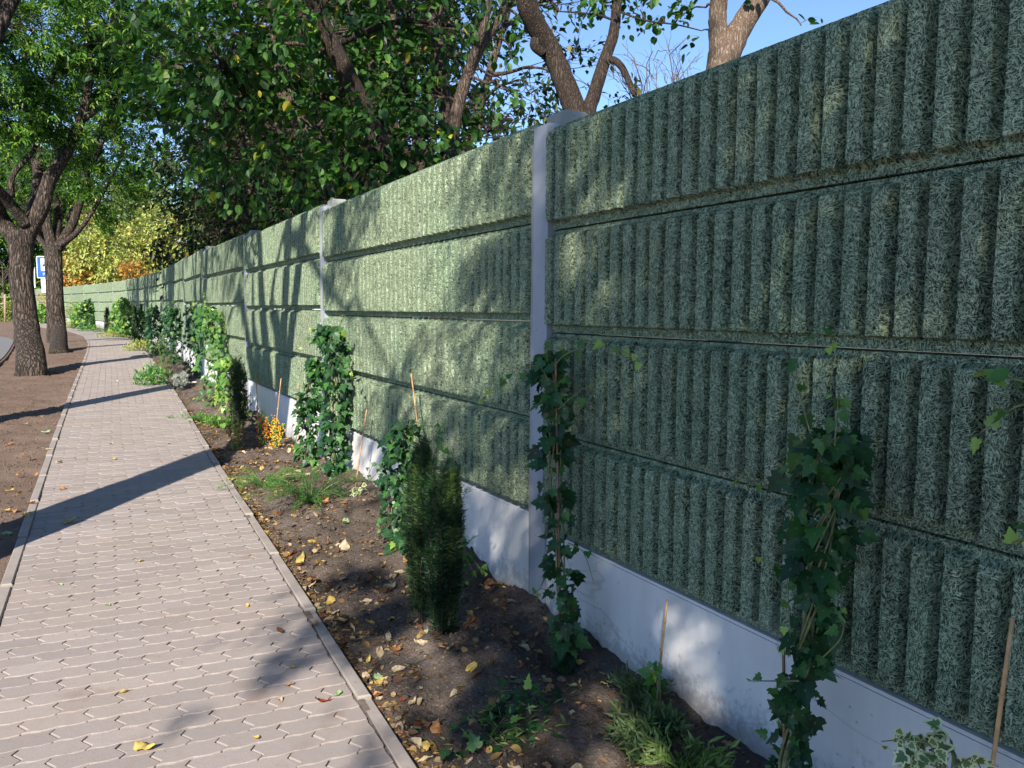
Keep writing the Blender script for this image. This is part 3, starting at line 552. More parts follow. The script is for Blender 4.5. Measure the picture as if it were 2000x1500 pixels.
# trees behind the wall
def behind():
    q = pw
    # leaning pair with broad ovate leaves
    d = 9.6
    limbs = [([gp(3.35, 9.6, .1), q(785, 420, d), q(770, 340, d), q(735, 265, d), q(700, 190, d-.1), q(668, 125, d-.3), q(640, 70, d-.4), q(612, 0, d-.5), q(600, -90, d-.6)], [.17, .15, .125, .12, .11, .10, .09, .085, .06]),
             ([q(690, 170, d), q(640, 190, d+.3), q(560, 165, d+.2), q(480, 190, d)], [.05, .045, .035, .02]),
             ([q(650, 90, d), q(720, 60, d+.3), q(800, 40, d+.3), q(900, 55, d+.2)], [.045, .04, .03, .015])]
    B = []
    for x, y, dd, r, n in ((350, 60, -.8, .75, 15), (430, 120, -.6, .8, 18), (520, 60, -.5, .8, 18), (330, 170, -.5, .6, 9), (420, 230, 0, .75, 16), (520, 200, .2, .8, 18), (600, 130, .5, .7, 14), (600, 270, -.2, .65, 15), (640, 330, -.5, .42, 9), (700, 360, -.4, .35, 7), (720, 250, -.5, .5, 10), (790, 300, -.5, .45, 9), (850, 260, -.3, .5, 9), (760, 160, .2, .65, 12), (830, 130, .2, .6, 10), (700, 40, .3, .7, 13), (620, 20, -.9, .5, 8), (500, -60, 0, 1., 14), (340, -70, 0, 1., 14), (700, -80, 0, 1., 14), (450, 310, .2, .6, 8), (860, 50, 0, .6, 9), (800, -10, 0, .7, 10)):
        B.append((q(x, y, d+dd), (r, r, r*.8), n))
    tree('broadleaf_tree', limbs[0][0][0], 'leaning tree behind the wall, broad green leaves spotted yellow', 'tree', limbs, B, M_BARK_MD, L_OVATE, 'ovate', .125, 15, 1.35, 'trees behind the wall', droop=.75, twr=.006, clump_r=.28)
    d = 11.6
    limbs = [([gp(3.3, 11.5, .1), q(700, 450, d), q(670, 385, d), q(640, 315, d), q(600, 255, d), q(560, 190, d), q(540, 90, d), q(530, -20, d)], [.2, .19, .17, .16, .14, .12, .09, .06]),
             ([q(600, 255, d), q(560, 262, d), q(500, 225, d), q(440, 205, d)], [.09, .08, .06, .03]), ([q(590, 420, d+3), q(545, 410, d+3), q(500, 385, d+3), q(478, 330, d+3), q(475, 260, d+3)], [.09, .08, .07, .06, .03])]
    B = []
    for x, y, dd, r, n in ((300, 130, 1, 1., 15), (390, 60, 1, 1., 15), (480, 120, 1, 1., 15), (560, 60, 1, 1., 14), (350, 250, 1.5, 1., 15), (440, 300, 1.5, .9, 14), (530, 330, 1, .8, 12), (610, 200, 1, .8, 12), (680, 120, 1, .8, 10), (580, 380, 1, .5, 7), (760, 100, 1.2, .8, 9), (670, 260, 1.3, .7, 9)):
        B.append((q(x, y, d+dd), (r, r, r*.8), n))
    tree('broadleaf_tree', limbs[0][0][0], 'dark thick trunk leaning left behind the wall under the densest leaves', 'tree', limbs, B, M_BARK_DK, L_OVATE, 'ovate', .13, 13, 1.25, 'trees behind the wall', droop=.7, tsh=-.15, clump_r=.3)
    d = 9.2
    limbs = [([gp(3.9, 8.9, .1), q(880, 400, d), q(882, 290, d), q(893, 215, d), q(912, 150, d), q(938, 95, d), q(968, 50, d), q(990, -10, d), q(1000, -80, d)], [.11, .10, .075, .07, .065, .05, .045, .04, .03]),
             ([q(912, 150, d), q(928, 100, d-.1), q(945, 50, d-.2), q(958, -10, d-.2), q(965, -70, d)], [.06, .05, .04, .035, .02]),
             ([q(930, 80, d), q(900, 60, d), q(860, 55, d), q(810, 48, d)], [.02, .018, .015, .01])]
    B = []
    for x, y, dd, r, n in ((900, 60, .2, .5, 8), (960, 20, 0, .5, 7), (1000, 95, 0, .2, 3), (1000, -20, 0, .4, 5), (860, 0, .3, .6, 8), (940, -50, 0, .8, 10), (1035, 50, .2, .18, 2), (985, 160, 0, .2, 2), (840, 190, .3, .4, 6), (1000, 180, -.3, .12, 1)):
        B.append((q(x, y, d+dd), (r, r, r*.8), n))
    tree('broadleaf_tree', limbs[0][0][0], 'slim two-stemmed tree against the blue sky left of the concrete post', 'tree', limbs, B, M_BARK_DK, L_OVATE, 'ovate', .10, 10, 1.0, 'trees behind the wall', droop=.9, twr=.007, clump_r=.25)
    d = 9.8
    limbs = [([gp(3.9, 9.8, .1), q(880, 380, d), q(877, 270, d), q(868, 180, d), q(858, 100, d), q(845, 30, d), q(835, -60, d)], [.12, .11, .085, .075, .07, .055, .04])]
    B = [(q(x, y, d+dd), (r, r, r*.8), n) for x, y, dd, r, n in ((830, 60, .3, .6, 9), (780, 200, .6, .6, 9), (860, 330, .2, .3, 4), (930, 285, -.6, .32, 6), (890, 240, -.2, .35, 6), (760, 300, .4, .5, 8), (820, -60, 0, .8, 9), (985, 265, -.8, .22, 4), (820, 340, -.4, .35, 5))]
    tree('broadleaf_tree', limbs[0][0][0], 'upright dark stem behind the wall between the leaning trunk and the two-stemmed tree', 'tree', limbs, B, M_BARK_DK, L_OVATE, 'ovate', .11, 10, 1.1, 'trees behind the wall', droop=.8, twr=.007, clump_r=.27)
    # V trunk
    d = 6.35
    limbs = [([gp(3.55, 5.6, .1), q(1140, 420, d), q(1132, 300, d), q(1128, 235, d), q(1108, 175, d), q(1082, 110, d), q(1050, 55, d-.1), q(1030, 10, d-.2), q(1012, -70, d-.3)], [.125, .12, .105, .09, .085, .08, .08, .078, .06]),
             ([q(1134, 300, d), q(1146, 230, d), q(1165, 170, d), q(1180, 120, d), q(1197, 70, d), q(1204, 20, d), q(1206, -60, d)], [.08, .06, .052, .048, .042, .038, .03]),
             ([q(1183, 118, d), q(1200, 118, d-.1), q(1215, 132, d-.2), q(1228, 158, d-.25), q(1240, 186, d-.3)], [.03, .028, .026, .024, .02]),
             ([q(1066, 66, d-.06), q(1050, 74, d-.08), q(1046, 90, d-.08), q(1062, 106, d-.06)], [.045, .045, .042, .03]),
             ([q(1200, 40, d), q(1170, 30, d), q(1130, 25, d+.1), q(1090, 22, d+.2)], [.01, .009, .007, .005]),
             ([q(1203, 20, d), q(1260, 40, d-.1), q(1320, 48, d-.1), q(1370, 60, d-.1)], [.008, .007, .006, .004])]
    B = [(q(x, y, d+dd), (r, r, r*.7), n) for x, y, dd, r, n in ((1120, 15, .2, .14, 3), (1185, 5, 0, .16, 4), (1250, 18, 0, .14, 3), (1290, 35, 0, .12, 2), (1070, 5, .3, .16, 3), (1340, 45, 0, .1, 1.6), (1000, 10, .4, .25, 5), (1150, -60, 0, .4, 8), (1260, -50, 0, .4, 7), (1040, -60, 0, .4, 6))]
    tree('broadleaf_tree', limbs[0][0][0], 'V-forked tree against open sky above the nearest post, with a hooked broken branch', 'tree', limbs, B, M_BARK_MD, L_OVATE, 'ovate', .062, 9, 1.3, 'trees behind the wall', droop=.8, twr=.004, clump_r=.12)
    d = 4.9
    limbs = [([gp(3.55, 3.9, .1), q(1410, 300, d), q(1408, 160, d), q(1409, 95, d), q(1402, 50, d), q(1404, 0, d), q(1408, -80, d)], [.11, .105, .095, .075, .055, .052, .045]),
             ([q(1410, 130, d), q(1432, 80, d), q(1460, 32, d), q(1490, -15, d), q(1530, -90, d)], [.085, .075, .066, .06, .05])]
    B = [(q(x, y, d+dd), (r, r, r*.7), n) for x, y, dd, r, n in ((1350, 20, .1, .10, 2), (1370, 60, 0, .08, 1.2), (1350, 0, .1, .1, 2), (1440, -90, 0, .35, 8), (1330, -70, 0, .3, 6), (1565, 50, .0, .03, 1.), (1300, -30, .1, .12, 2))]
    tree('broadleaf_tree', limbs[0][0][0], 'sunlit pale brown forked trunk rising over the wall top at the upper right', 'tree', limbs, B, M_BARK_BR, L_OVATE, 'ovate', .058, 7, 1.2, 'trees behind the wall', droop=.8, twr=.004, clump_r=.10)  # lighter bark than the neighbouring trunks, sunlight put into its colour
    # bare sapling twigs by the V tree
    t = empty('bare_shrub', tuple(gp(3.6, 5.0, .1)), 'leafless reddish twigs showing above the wall between the two forked trunks', 'shrub'); mb = MB(); d = 6.2
    def tw(a, b, r, lv):
        P = wiggle(a, b, 5, .05); mb.tube(P, np.linspace(r, r*.4, 5), 4, cap=False)
        if lv:
            for k in range(5):
                f = RNG.uniform(.35, 1); s0 = a+(b-a)*f; L = np.linalg.norm(b-a)*RNG.uniform(.28, .5); tw(s0, s0+norm((b-a)/np.linalg.norm(b-a)+rdir(1)[0]*.75)*L, r*.5, lv-1)
    r0_ = gp(3.6, 5.0, .1)
    for x, y in ((1215, 85), (1275, 100), (1330, 130), (1300, 175), (1360, 110), (1230, 170), (1345, 70)): tw(q(1290, 330, d), q(x, y, d+RNG.normal(0, .2)), .008, 2)
    mb.tube([r0_, q(1290, 330, d)], [.02, .012], 6); mb.obj('twigs', M_TWIG, t, r0_)
    # thinner bare limbs further right
    # dark mass of trees further back
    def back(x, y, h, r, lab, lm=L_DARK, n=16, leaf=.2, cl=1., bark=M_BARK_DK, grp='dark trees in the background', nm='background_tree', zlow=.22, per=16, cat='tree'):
        b = gp(x, y); rg = np.random.default_rng(int(abs(x*91+y*17))); limbs = [([b, b+A(.1, .1, h*.25), b+A(-.1, .2, h*.5)], [.05*h*.45, .04*h*.4, .03*h*.4])]; B = []
        for k in range(3):
            a = rg.random()*6.28; limbs.append(([b+A(0, 0, h*.3), b+A(math.cos(a)*r*.3, math.sin(a)*r*.3, h*.55), b+A(math.cos(a)*r*.6, math.sin(a)*r*.6, h*.8)], [.012*h, .01*h, .006*h]))
        for k in range(n):
            a = rg.random()*6.28; f = rg.random()**.5; zc = zlow+(1-zlow)*(k+.5)/n; rr = r*f*math.sqrt(max(.12, 1-((zc-.5)/.62)**2)); B.append((b+A(math.cos(a)*rr, math.sin(a)*rr, h*zc), (r*.38, r*.38, r*.3), 12))
        tree(nm, b, lab, cat, limbs, B, bark, lm, 'rhomb', leaf, per, cl, grp, sides=8, droop=.5, clump_r=leaf*2.2)
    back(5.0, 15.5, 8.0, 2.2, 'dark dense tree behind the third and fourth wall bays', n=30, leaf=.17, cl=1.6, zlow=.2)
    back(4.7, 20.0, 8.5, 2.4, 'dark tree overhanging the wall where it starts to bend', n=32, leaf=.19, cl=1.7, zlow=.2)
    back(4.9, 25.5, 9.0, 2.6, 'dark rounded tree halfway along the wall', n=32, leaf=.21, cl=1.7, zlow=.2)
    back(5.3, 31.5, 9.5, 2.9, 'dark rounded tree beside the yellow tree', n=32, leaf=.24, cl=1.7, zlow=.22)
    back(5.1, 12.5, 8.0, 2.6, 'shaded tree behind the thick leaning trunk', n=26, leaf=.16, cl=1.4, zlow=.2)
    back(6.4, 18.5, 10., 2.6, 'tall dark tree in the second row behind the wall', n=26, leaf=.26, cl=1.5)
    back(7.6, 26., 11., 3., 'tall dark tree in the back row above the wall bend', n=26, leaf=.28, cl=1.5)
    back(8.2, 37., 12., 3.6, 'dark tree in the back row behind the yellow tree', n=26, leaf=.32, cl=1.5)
    back(2.6, 62., 7.2, 3.2, 'yellow autumn tree behind the far end of the wall', L_YELLOW, 30, .3, 1.9, M_BARK_BR, 'autumn trees behind the far wall', zlow=.2)
    back(6.0, 60., 7.4, 3.0, 'yellow-green tree right of the brightest yellow crown', L_YELLOW, 30, .3, 1.9, M_BARK_BR, 'autumn trees behind the far wall', zlow=.2)
    back(5.6, 70., 10., 4.2, 'olive green tree with bare twigs behind the yellow trees', L_HERB, 28, .36, 1.8, M_BARK_BR, 'autumn trees behind the far wall', zlow=.2)
    back(-.2, 62., 4.3, 1.6, 'low orange shrub topping the far wall at the left of the yellow trees', L_ORANGE, 18, .24, 1.6, M_BARK_BR, 'orange shrubs', zlow=.25, cat='shrub', nm='autumn_shrub')
    back(3.1, 57.0, 3.9, .9, 'small orange-red shrub peeping over the wall amid the yellow trees', L_ORANGE, 12, .22, 1.2, M_BARK_BR, 'orange shrubs', zlow=.3, cat='shrub', nm='autumn_shrub')
    back(-1.6, 76., 13., 4.2, 'green tree behind the wall beyond the slim street tree', L_STREET, 34, .42, 2., M_BARK_DK, 'trees beyond the bend', zlow=.1)
    back(-6.2, 80., 13., 4.5, 'dark green tree at the far left beyond the bend', L_DARK, 34, .45, 2., M_BARK_DK, 'trees beyond the bend', zlow=.05)
    back(-11., 76., 12., 4.5, 'tall green tree at the left edge beyond the road', L_STREET, 30, .45, 1.8, M_BARK_DK, 'trees beyond the bend', zlow=.05)
    back(3., 86., 15., 6., 'tall green tree in the farthest row behind the yellow crowns', L_STREET, 30, .55, 1.8, M_BARK_DK, 'trees beyond the bend', zlow=.1)
    back(13., 80., 16., 6., 'tall olive tree in the farthest row to the right', L_DARK, 28, .55, 1.7, M_BARK_DK, 'trees beyond the bend', zlow=.1)
    back(-3., 92., 15., 6., 'broad dark tree closing the view far beyond the bend', L_DARK, 28, .6, 1.8, M_BARK_DK, 'trees beyond the bend', zlow=.05)
behind()
# ------------------------------------------------------------------ plants along the wall
def zb(p): return A(p[0], p[1], float(bedh(np.array(p[0]), np.array(p[1])))+.0)
def bedpx(x, y):                      # ground point of the bed seen at a photo pixel
    v = pw(x, y, 1)-CAM; lo, hi = .5, 120
    for _ in range(50):
        m = (lo+hi)/2; p = CAM+v*m
        if p[2] > gz(p[1])+.04: lo = m
        else: hi = m
    p = CAM+v*lo; return zb(p)
def alongpx(px, off):                 # point beside the wall seen in a photo column
    Y = np.linspace(3, 74, 1500); X = wallX(Y)-off; v = np.stack([X, Y, gz(Y)-CAMH], 1); q = 1000+FPX*(v@rt)/(v@fw); i = np.argmin(np.abs(q-px)); return zb((X[i], Y[i]))
def ivy(name, label, pts, width, X, n, size, lm=L_IVY, sides=(), cat='ivy', group='climbing plants tied up along the wall', cane=None, dens_top=1., tsh=0., sidemat=None, stems=4, tpl='ivy', tips=True):
    P = [pX(x, y, X) for x, y in pts]; b = zb((X, P[0][1])); P[0] = b.copy(); P = smoothpath(P, 5); m = len(P); W = np.interp(np.linspace(0, 1, m), np.linspace(0, 1, len(width)), width)
    t = empty(name, tuple(b), label, cat, group); lb = LB(); mb = MB()
    for k in range(stems):
        ph = RNG.random()*6.28; Q = P+np.stack([np.cos(ph+np.arange(m)*.35)*W*.35, np.sin(ph+np.arange(m)*.35)*W*.35, np.zeros(m)], 1); Q[0] = b+RNG.normal(0, .012, 3)*[1, 1, 0]; mb.tube(Q, np.linspace(.005, .002, m), 5)
    f = RNG.random(n)*(m-1); i = f.astype(int).clip(0, m-2); C0 = P[i]+(P[i+1]-P[i])*(f-i)[:, None]; Wn = W[i]; a = RNG.random(n)*6.283; rr = np.sqrt(RNG.random(n))*RNG.choice([1, 1, 1, 1.35], n)
    off = np.stack([np.cos(a)*.8, np.sin(a), RNG.normal(0, .25, n)], 1); C0 = C0+off*(Wn*rr)[:, None]
    Nn = norm(np.array([-.75, -.55, .55])+off*[.6, .6, 0]+RNG.normal(0, .42, (n, 3))); D = norm(np.array([0, 0, -.75])+off*[.7, .7, .1]+RNG.normal(0, .45, (n, 3)))
    lb.add(C0, D, Nn, size*RNG.uniform(.35, 1.2, n), tpl, np.clip(RNG.beta(1.6, 2.6, n)+tsh, 0, 1))
    for q, nl in sides:
        S0 = smoothpath([pX(x, y, X-.03-.05*RNG.random()) for x, y in q], 5); mb.tube(S0, np.linspace(.0026, .0012, len(S0)), 4)
        j = np.linspace(len(S0)*.12, len(S0)-1.01, nl); ii = j.astype(int); pp = S0[ii]+(S0[ii+1]-S0[ii])*(j-ii)[:, None]+RNG.normal(0, .012, (nl, 3)); g = np.linspace(1.0, .55, nl)
        lb.add(pp, norm(np.array([0, 0, -.7])+RNG.normal(0, .5, (nl, 3))), norm(np.array([-.8, -.6, .4])+RNG.normal(0, .3, (nl, 3))), size*.8*g*RNG.uniform(.7, 1.1, nl), tpl, np.clip(np.linspace(.55, 1., nl)+RNG.normal(0, .08, nl), 0, 1))
    lb.obj('foliage', lm, t, b); mb.obj('stem', M_STEM, t, b)
    if cane:
        c0 = zb((X-.01, b[1]+.01)); c = MB(); c1 = pX(*cane, X-.01); c.tube([c0-A(0, 0, .1), (c0+c1)/2, c1], [.0055, .005, .0045], 6); c.obj('cane', M_CANE2, t, b)
    return t
ivy('ivy_plant', 'tall dark ivy column climbing in front of the nearest wall post', [(1103, 1290), (1100, 1170), (1088, 1010), (1082, 870), (1075, 760), (1066, 690)], [.04, .065, .062, .08, .07, .02], 1.76, 235, .074, cane=(1085, 700),
    sides=[([(1072, 745), (1050, 715), (1005, 725), (965, 758), (935, 785)], 9), ([(1075, 725), (1105, 692), (1160, 676), (1210, 684), (1252, 706)], 9), ([(1090, 800), (1130, 765), (1175, 742)], 5), ([(1070, 700), (1068, 680), (1072, 668)], 3), ([(1100, 1180), (1060, 1150), (1045, 1160)], 3), ([(1110, 1060), (1140, 1080), (1160, 1140)], 3)])
ivy('ivy_plant', 'large bushy ivy at the right, stems bare near its base and twigs at its tip', [(1545, 1600), (1535, 1480), (1560, 1330), (1590, 1200), (1600, 1080), (1608, 980), (1625, 900), (1632, 850)], [.04, .055, .05, .062, .075, .10, .11, .04], 1.72, 440, .056, stems=7, cane=(1530, 1230),
    sides=[([(1600, 970), (1560, 952), (1510, 950), (1435, 945)], 5), ([(1560, 1120), (1520, 1100), (1480, 1092)], 4), ([(1600, 900), (1570, 800), (1555, 710), (1590, 668), (1625, 672)], 9), ([(1550, 1000), (1535, 1050), (1540, 1180), (1545, 1260)], 6), ([(1630, 870), (1636, 800), (1638, 765)], 6), ([(1560, 1330), (1500, 1330), (1460, 1330)], 4), ([(1600, 1290), (1640, 1250), (1650, 1210)], 3)], group='climbing plants tied up along the wall')
ivy('ivy_plant', 'thick ivy column hiding the second wall post, topped with yellow-green shoots', [(655, 935), (652, 870), (655, 790), (657, 720), (650, 670), (642, 640)], [.08, .11, .13, .135, .13, .05], 1.80, 520, .075, tsh=.03, cane=(650, 660),
    sides=[([(640, 690), (615, 660), (608, 640)], 8), ([(650, 650), (665, 635), (672, 615)], 4), ([(665, 720), (680, 700), (688, 740)], 7), ([(630, 680), (600, 660), (585, 690)], 6)])
ivy('ivy_plant', 'narrower grey-green ivy clump left of the thick one, low on the base', [(600, 908), (598, 850), (603, 790), (612, 730), (612, 700)], [.11, .11, .10, .09, .04], 1.76, 300, .075, tsh=.12, sides=[([(600, 820), (580, 850), (574, 880)], 6)])
ivy('ivy_plant', 'ivy mound behind the two yews, trailing over the concrete base', [(800, 1120), (778, 1020), (775, 940), (778, 880), (795, 830)], [.13, .13, .12, .11, .08], 1.70, 470, .06, stems=5,
    sides=[([(850, 850), (872, 880), (885, 940), (888, 1000)], 10), ([(885, 1000), (900, 1060), (930, 1100), (945, 1120)], 12), ([(760, 940), (735, 905), (720, 925)], 6), ([(770, 1020), (745, 1010), (740, 1040)], 7), ([(800, 820), (850, 835), (868, 830)], 6), ([(890, 1060), (925, 1120), (900, 1140)], 8)])
ivy('ivy_plant', 'sunlit bright green ivy bush by the far side of the clipped yew', [(418, 770), (415, 720), (412, 670), (408, 625), (400, 600)], [.24, .24, .24, .20, .06], 1.66, 520, .085, L_IVYL, sides=[([(410, 620), (395, 595), (380, 590), (372, 600)], 8), ([(400, 610), (402, 590), (398, 575)], 5), ([(420, 640), (440, 650), (450, 700)], 6)])
ivy('ivy_plant', 'dark ivy column left of the bright green bush', [(378, 725), (377, 680), (375, 635), (372, 600)], [.16, .18, .17, .08], 1.78, 330, .085, sides=[([(372, 605), (376, 590), (385, 585)], 4)])
ivy('ivy_plant', 'low pale green ivy spreading at the foot of the bright bush', [(450, 790), (446, 740), (440, 700)], [.22, .2, .08], 1.55, 260, .08, L_IVYL, tsh=.2, stems=3, sides=[([(440, 720), (425, 750), (420, 790)], 6)])
ivy('ivy_plant', 'dark ivy mass further along, under the bend of the wall', [(336, 700), (335, 660), (334, 625), (333, 598)], [.26, .28, .22, .08], 1.80, 420, .10, sides=[([(333, 600), (340, 588), (343, 596)], 4)])
ivy('ivy_plant', 'dark ragged climber left of the dark ivy mass, before the bend', [(304, 700), (303, 660), (302, 625), (298, 600)], [.24, .28, .22, .06], 1.72, 360, .11, sides=[([(300, 605), (294, 595), (290, 600)], 3)])
ivy('ivy_plant', 'yellow-green upright shrub between the two dark climbers', [(318, 706), (317, 680), (316, 650)], [.2, .22, .12], 1.50, 300, .08, L_YEWL, tpl='lance', stems=3)
def farplant(px, off, h, w, label, lm, n, size, tpl='ivy', name='climbing_plant', cat='climber', group='distant climbers along the curved wall'):
    b = alongpx(px, off); t = empty(name, tuple(b), label, cat, group); lb = LB(); mb = MB()
    u = RNG.random(n); a = RNG.random(n)*6.28; r = w*np.sqrt(RNG.random(n))*np.interp(u, [0, .2, .7, 1], [.8, 1, .85, .2]); P = b+np.stack([np.cos(a)*r, np.sin(a)*r, u*h+RNG.normal(0, .05, n)], 1)
    lb.add(P, norm(RNG.normal(0, .6, (n, 3))+[0, 0, -.6 if tpl == 'ivy' else .8]), norm(RNG.normal(0, .5, (n, 3))+[-.5, -.6, .5]), size*RNG.uniform(.6, 1.2, n), tpl); lb.obj('foliage', lm, t, b)
    for k in range(3): mb.tube(wiggle(b-A(0, 0, .03), b+A(RNG.normal(0, w*.3), RNG.normal(0, w*.3), h*.85), 5, .04), np.linspace(.012, .005, 5), 4)
    mb.obj('stem', M_STEM, t, b)
farplant(246, .35, 1.5, .42, 'pale green leafy climber past the first dark column beyond the bend', L_IVYL, 480, .15); farplant(232, .3, 1.5, .36, 'tall light green climber in the middle of the curve', L_IVYL, 420, .16)
farplant(172, .35, 1.5, .45, 'mixed green climber beside the far wall opposite the slim tree', L_IVY, 380, .18); farplant(157, .4, 1.4, .5, 'light green climber close to the slim tree trunk', L_IVYL, 380, .18); farplant(140, .45, 1.4, .5, 'pale climber half hidden by the slim tree trunk', L_GRASS, 300, .18, 'lance')
farplant(82, .35, 1.3, .45, 'green climber seen between the two street tree trunks', L_IVYL, 330, .2)
farplant(276, .3, 1.2, .2, 'thin green climber between two dark columns', L_IVY, 220, .12)
for px, lab, h, off, w in ((291, 'nearest dark columnar yew of the far row, against the bend', 1.15, .45, .10), (265, 'middle dark columnar yew of the far row', 1.2, .5, .12), (211, 'farthest dark columnar yew, standing before a sunlit base panel', 1.15, .55, .15)):
    farplant(px, off, h, w, lab, L_YEW, 1500, .09, 'lance', 'columnar_yew', 'yew', 'columnar yews')
for px, off, lab, r, hh in ((274, .75, 'low bright green shrub beside the path at the bend', .5, .25), (222, .8, 'low grassy clump by the path below the farthest yew', .7, .2), (182, .8, 'low mixed clump near the far path edge', .7, .3), (130, .8, 'low green clump beyond the slim tree', .7, .25), (300, .85, 'low dark ground plant under the ragged climber', .35, .3)):
    farplant(px, off, hh, r, lab, L_GRASS if hh < .3 else L_JUN, 500, .10, 'lance', 'low_shrub', 'shrub', 'low shrubs along the far path')
# yews
def yew(base, h, w, label, lm=L_YEW, n=9000, nl=.026, lm2=None):
    b = zb(base); t = empty('columnar_yew', tuple(b), label, 'yew', 'columnar yews'); mb = MB(); lb = LB()
    for k in range(30):
        a = RNG.random()*6.28; r = w*.95*RNG.random()**.4; o = A(math.cos(a)*r, math.sin(a)*r, 0); hh = h*RNG.uniform(.84, 1.03)*(1-.10*(r/w)); z0 = h*RNG.uniform(0, .25); m = 7
        P = b+A(0, 0, z0)+np.stack([o[0]*np.interp(np.linspace(0, 1, m), [0, .3, .7, 1], [.55, 1, 1, .8])+RNG.normal(0, .006, m), o[1]*np.interp(np.linspace(0, 1, m), [0, .3, .7, 1], [.55, 1, 1, .8])+RNG.normal(0, .006, m), np.linspace(0, hh-z0, m)], 1); mb.tube(P, np.linspace(.004, .0015, m), 4, cap=False)
        q = n//30; f = RNG.random(q)*(m-1.001); i = f.astype(int); C0 = P[i]+(P[i+1]-P[i])*(f-i)[:, None]; D = rdir(q)*[1, 1, .5]+[0, 0, .55]; C0 = C0+norm(D)*.006
        tt = np.clip(f/m*.35+RNG.normal(.35, .2, q)+(.5 if k % 9 == 0 else 0), 0, 1); lb.add(C0, D, rdir(q), nl*RNG.uniform(.7, 1.2, q), 'needle', tt)
        # side twigs
        for _ in range(9):
            s0 = P[RNG.integers(0, m-1)]; dd = norm(rdir(1)[0]*[1, 1, .3]+A(0, 0, .9)); L = RNG.uniform(.04, .10); q2 = 30; f2 = RNG.random(q2)[:, None]; lb.add(s0+dd*L*f2, rdir(q2)*.9+dd, rdir(q2), nl*RNG.uniform(.7, 1.1, q2), 'needle', np.clip(RNG.normal(.45, .25, q2), 0, 1))
    mb.tube([b-A(0, 0, .05), b+A(0, 0, h*.5)], [.014, .006], 6); lb.obj('foliage', lm, t, b); mb.obj('stem', M_BARK_DK, t, b)
yew((1.385, 3.60), .93, .078, 'dark columnar yew standing just behind its twin, lower left foliage greyish', n=30000, nl=.03)
yew((1.42, 3.41), .85, .082, 'front dark columnar yew of the near pair, bushy to the ground', n=34000, nl=.03)
yew((1.54, 9.74), .95, .095, 'clipped columnar yew beside the third wall post, yellow-green at its top', L_YEW, 6000, .04)
# canes
def cane(a, b, label, bare=True, X=None):
    b0 = bedpx(*a); X = b0[0] if X is None else X; 
    if X != b0[0]: p = pX(a[0], a[1], X); b0 = zb((X, p[1]))
    top = pX(b[0], b[1], X+.04); mb = MB(); n = 9; P = b0-A(0, 0, .08)+(top-b0+A(0, 0, .08))*np.linspace(0, 1, n)[:, None]; mb.tube(P, np.linspace(.0058, .0045, n), 7)
    for k in range(1, 4):
        c = b0+(top-b0)*(k/4.+.06); d = norm(top-b0); mb.tube([c-d*.004, c-d*.0012, c+d*.0012, c+d*.004], [.0052, .0078, .0078, .0052], 7)
    o = mb.obj('bamboo_cane', M_CANE, None, b0); tag(o, label, 'cane', 'bamboo canes stuck in the bed')
cane((505, 840), (500, 733), 'leaning cane above the orange berries by the third wall post', X=1.74); cane((533, 868), (549, 739), 'pale cane rising from the yellow berries', X=1.72)
cane((582, 880), (582, 748), 'cane between the yellow berries and the grey-green ivy clump', X=1.80); cane((690, 1010), (716, 800), 'slanted cane before the base panel right of the thick ivy', X=1.80); cane((850, 1000), (803, 730), 'cane tip sticking up behind the yews, leaning left', X=1.78)
cane((1278, 1300), (1303, 1172), 'thin cane against the white base in the nearest bay', X=1.84); cane((1890, 1600), (1978, 1207), 'thick cane leaning right at the lower right corner', X=1.62)
# berry shrubs
def berry(px, py, h, label, lm, nb=90, w=.07):
    b = bedpx(px, py); t = empty('berry_shrub', tuple(b), label, 'shrub', 'young berry shrubs'); lb = LB(); bb = LB(); mb = MB()
    for k in range(5):
        e = b+A(RNG.normal(0, w*.5), RNG.normal(0, w*.5), h*RNG.uniform(.6, 1)); P = wiggle(b, e, 6, .05); mb.tube(P, np.linspace(.004, .002, 6), 4); n = 34; f = RNG.random(n)*4.99; i = f.astype(int); C0 = P[i]+(P[i+1]-P[i])*(f-i)[:, None]
        lb.add(C0, rdir(n)+[0, 0, .2], rdir(n), .04*RNG.uniform(.6, 1.1, n), 'rhomb')
        m = nb//5; f = RNG.uniform(.8, 4.99, m); i = f.astype(int); C0 = P[i]+(P[i+1]-P[i])*(f-i)[:, None]+RNG.normal(0, .026, (m, 3)); bb.add(C0, rdir(m), rdir(m), .017, 'ball')
    lb.obj('foliage', L_JUN, t, b); bb.obj('berries', lm, t, b); mb.obj('stem', M_STEM, t, b)
berry(515, 862, .40, 'small shrub thick with orange berries, against the shaded base', L_BERRY, 160); berry(536, 872, .32, 'small shrub with yellow berries, nearer the path', L_BERRYY, 200, .09); berry(457, 866, .32, 'dark small shrub with a few orange berries at the foot of the clipped yew', L_BERRY, 90, .12)
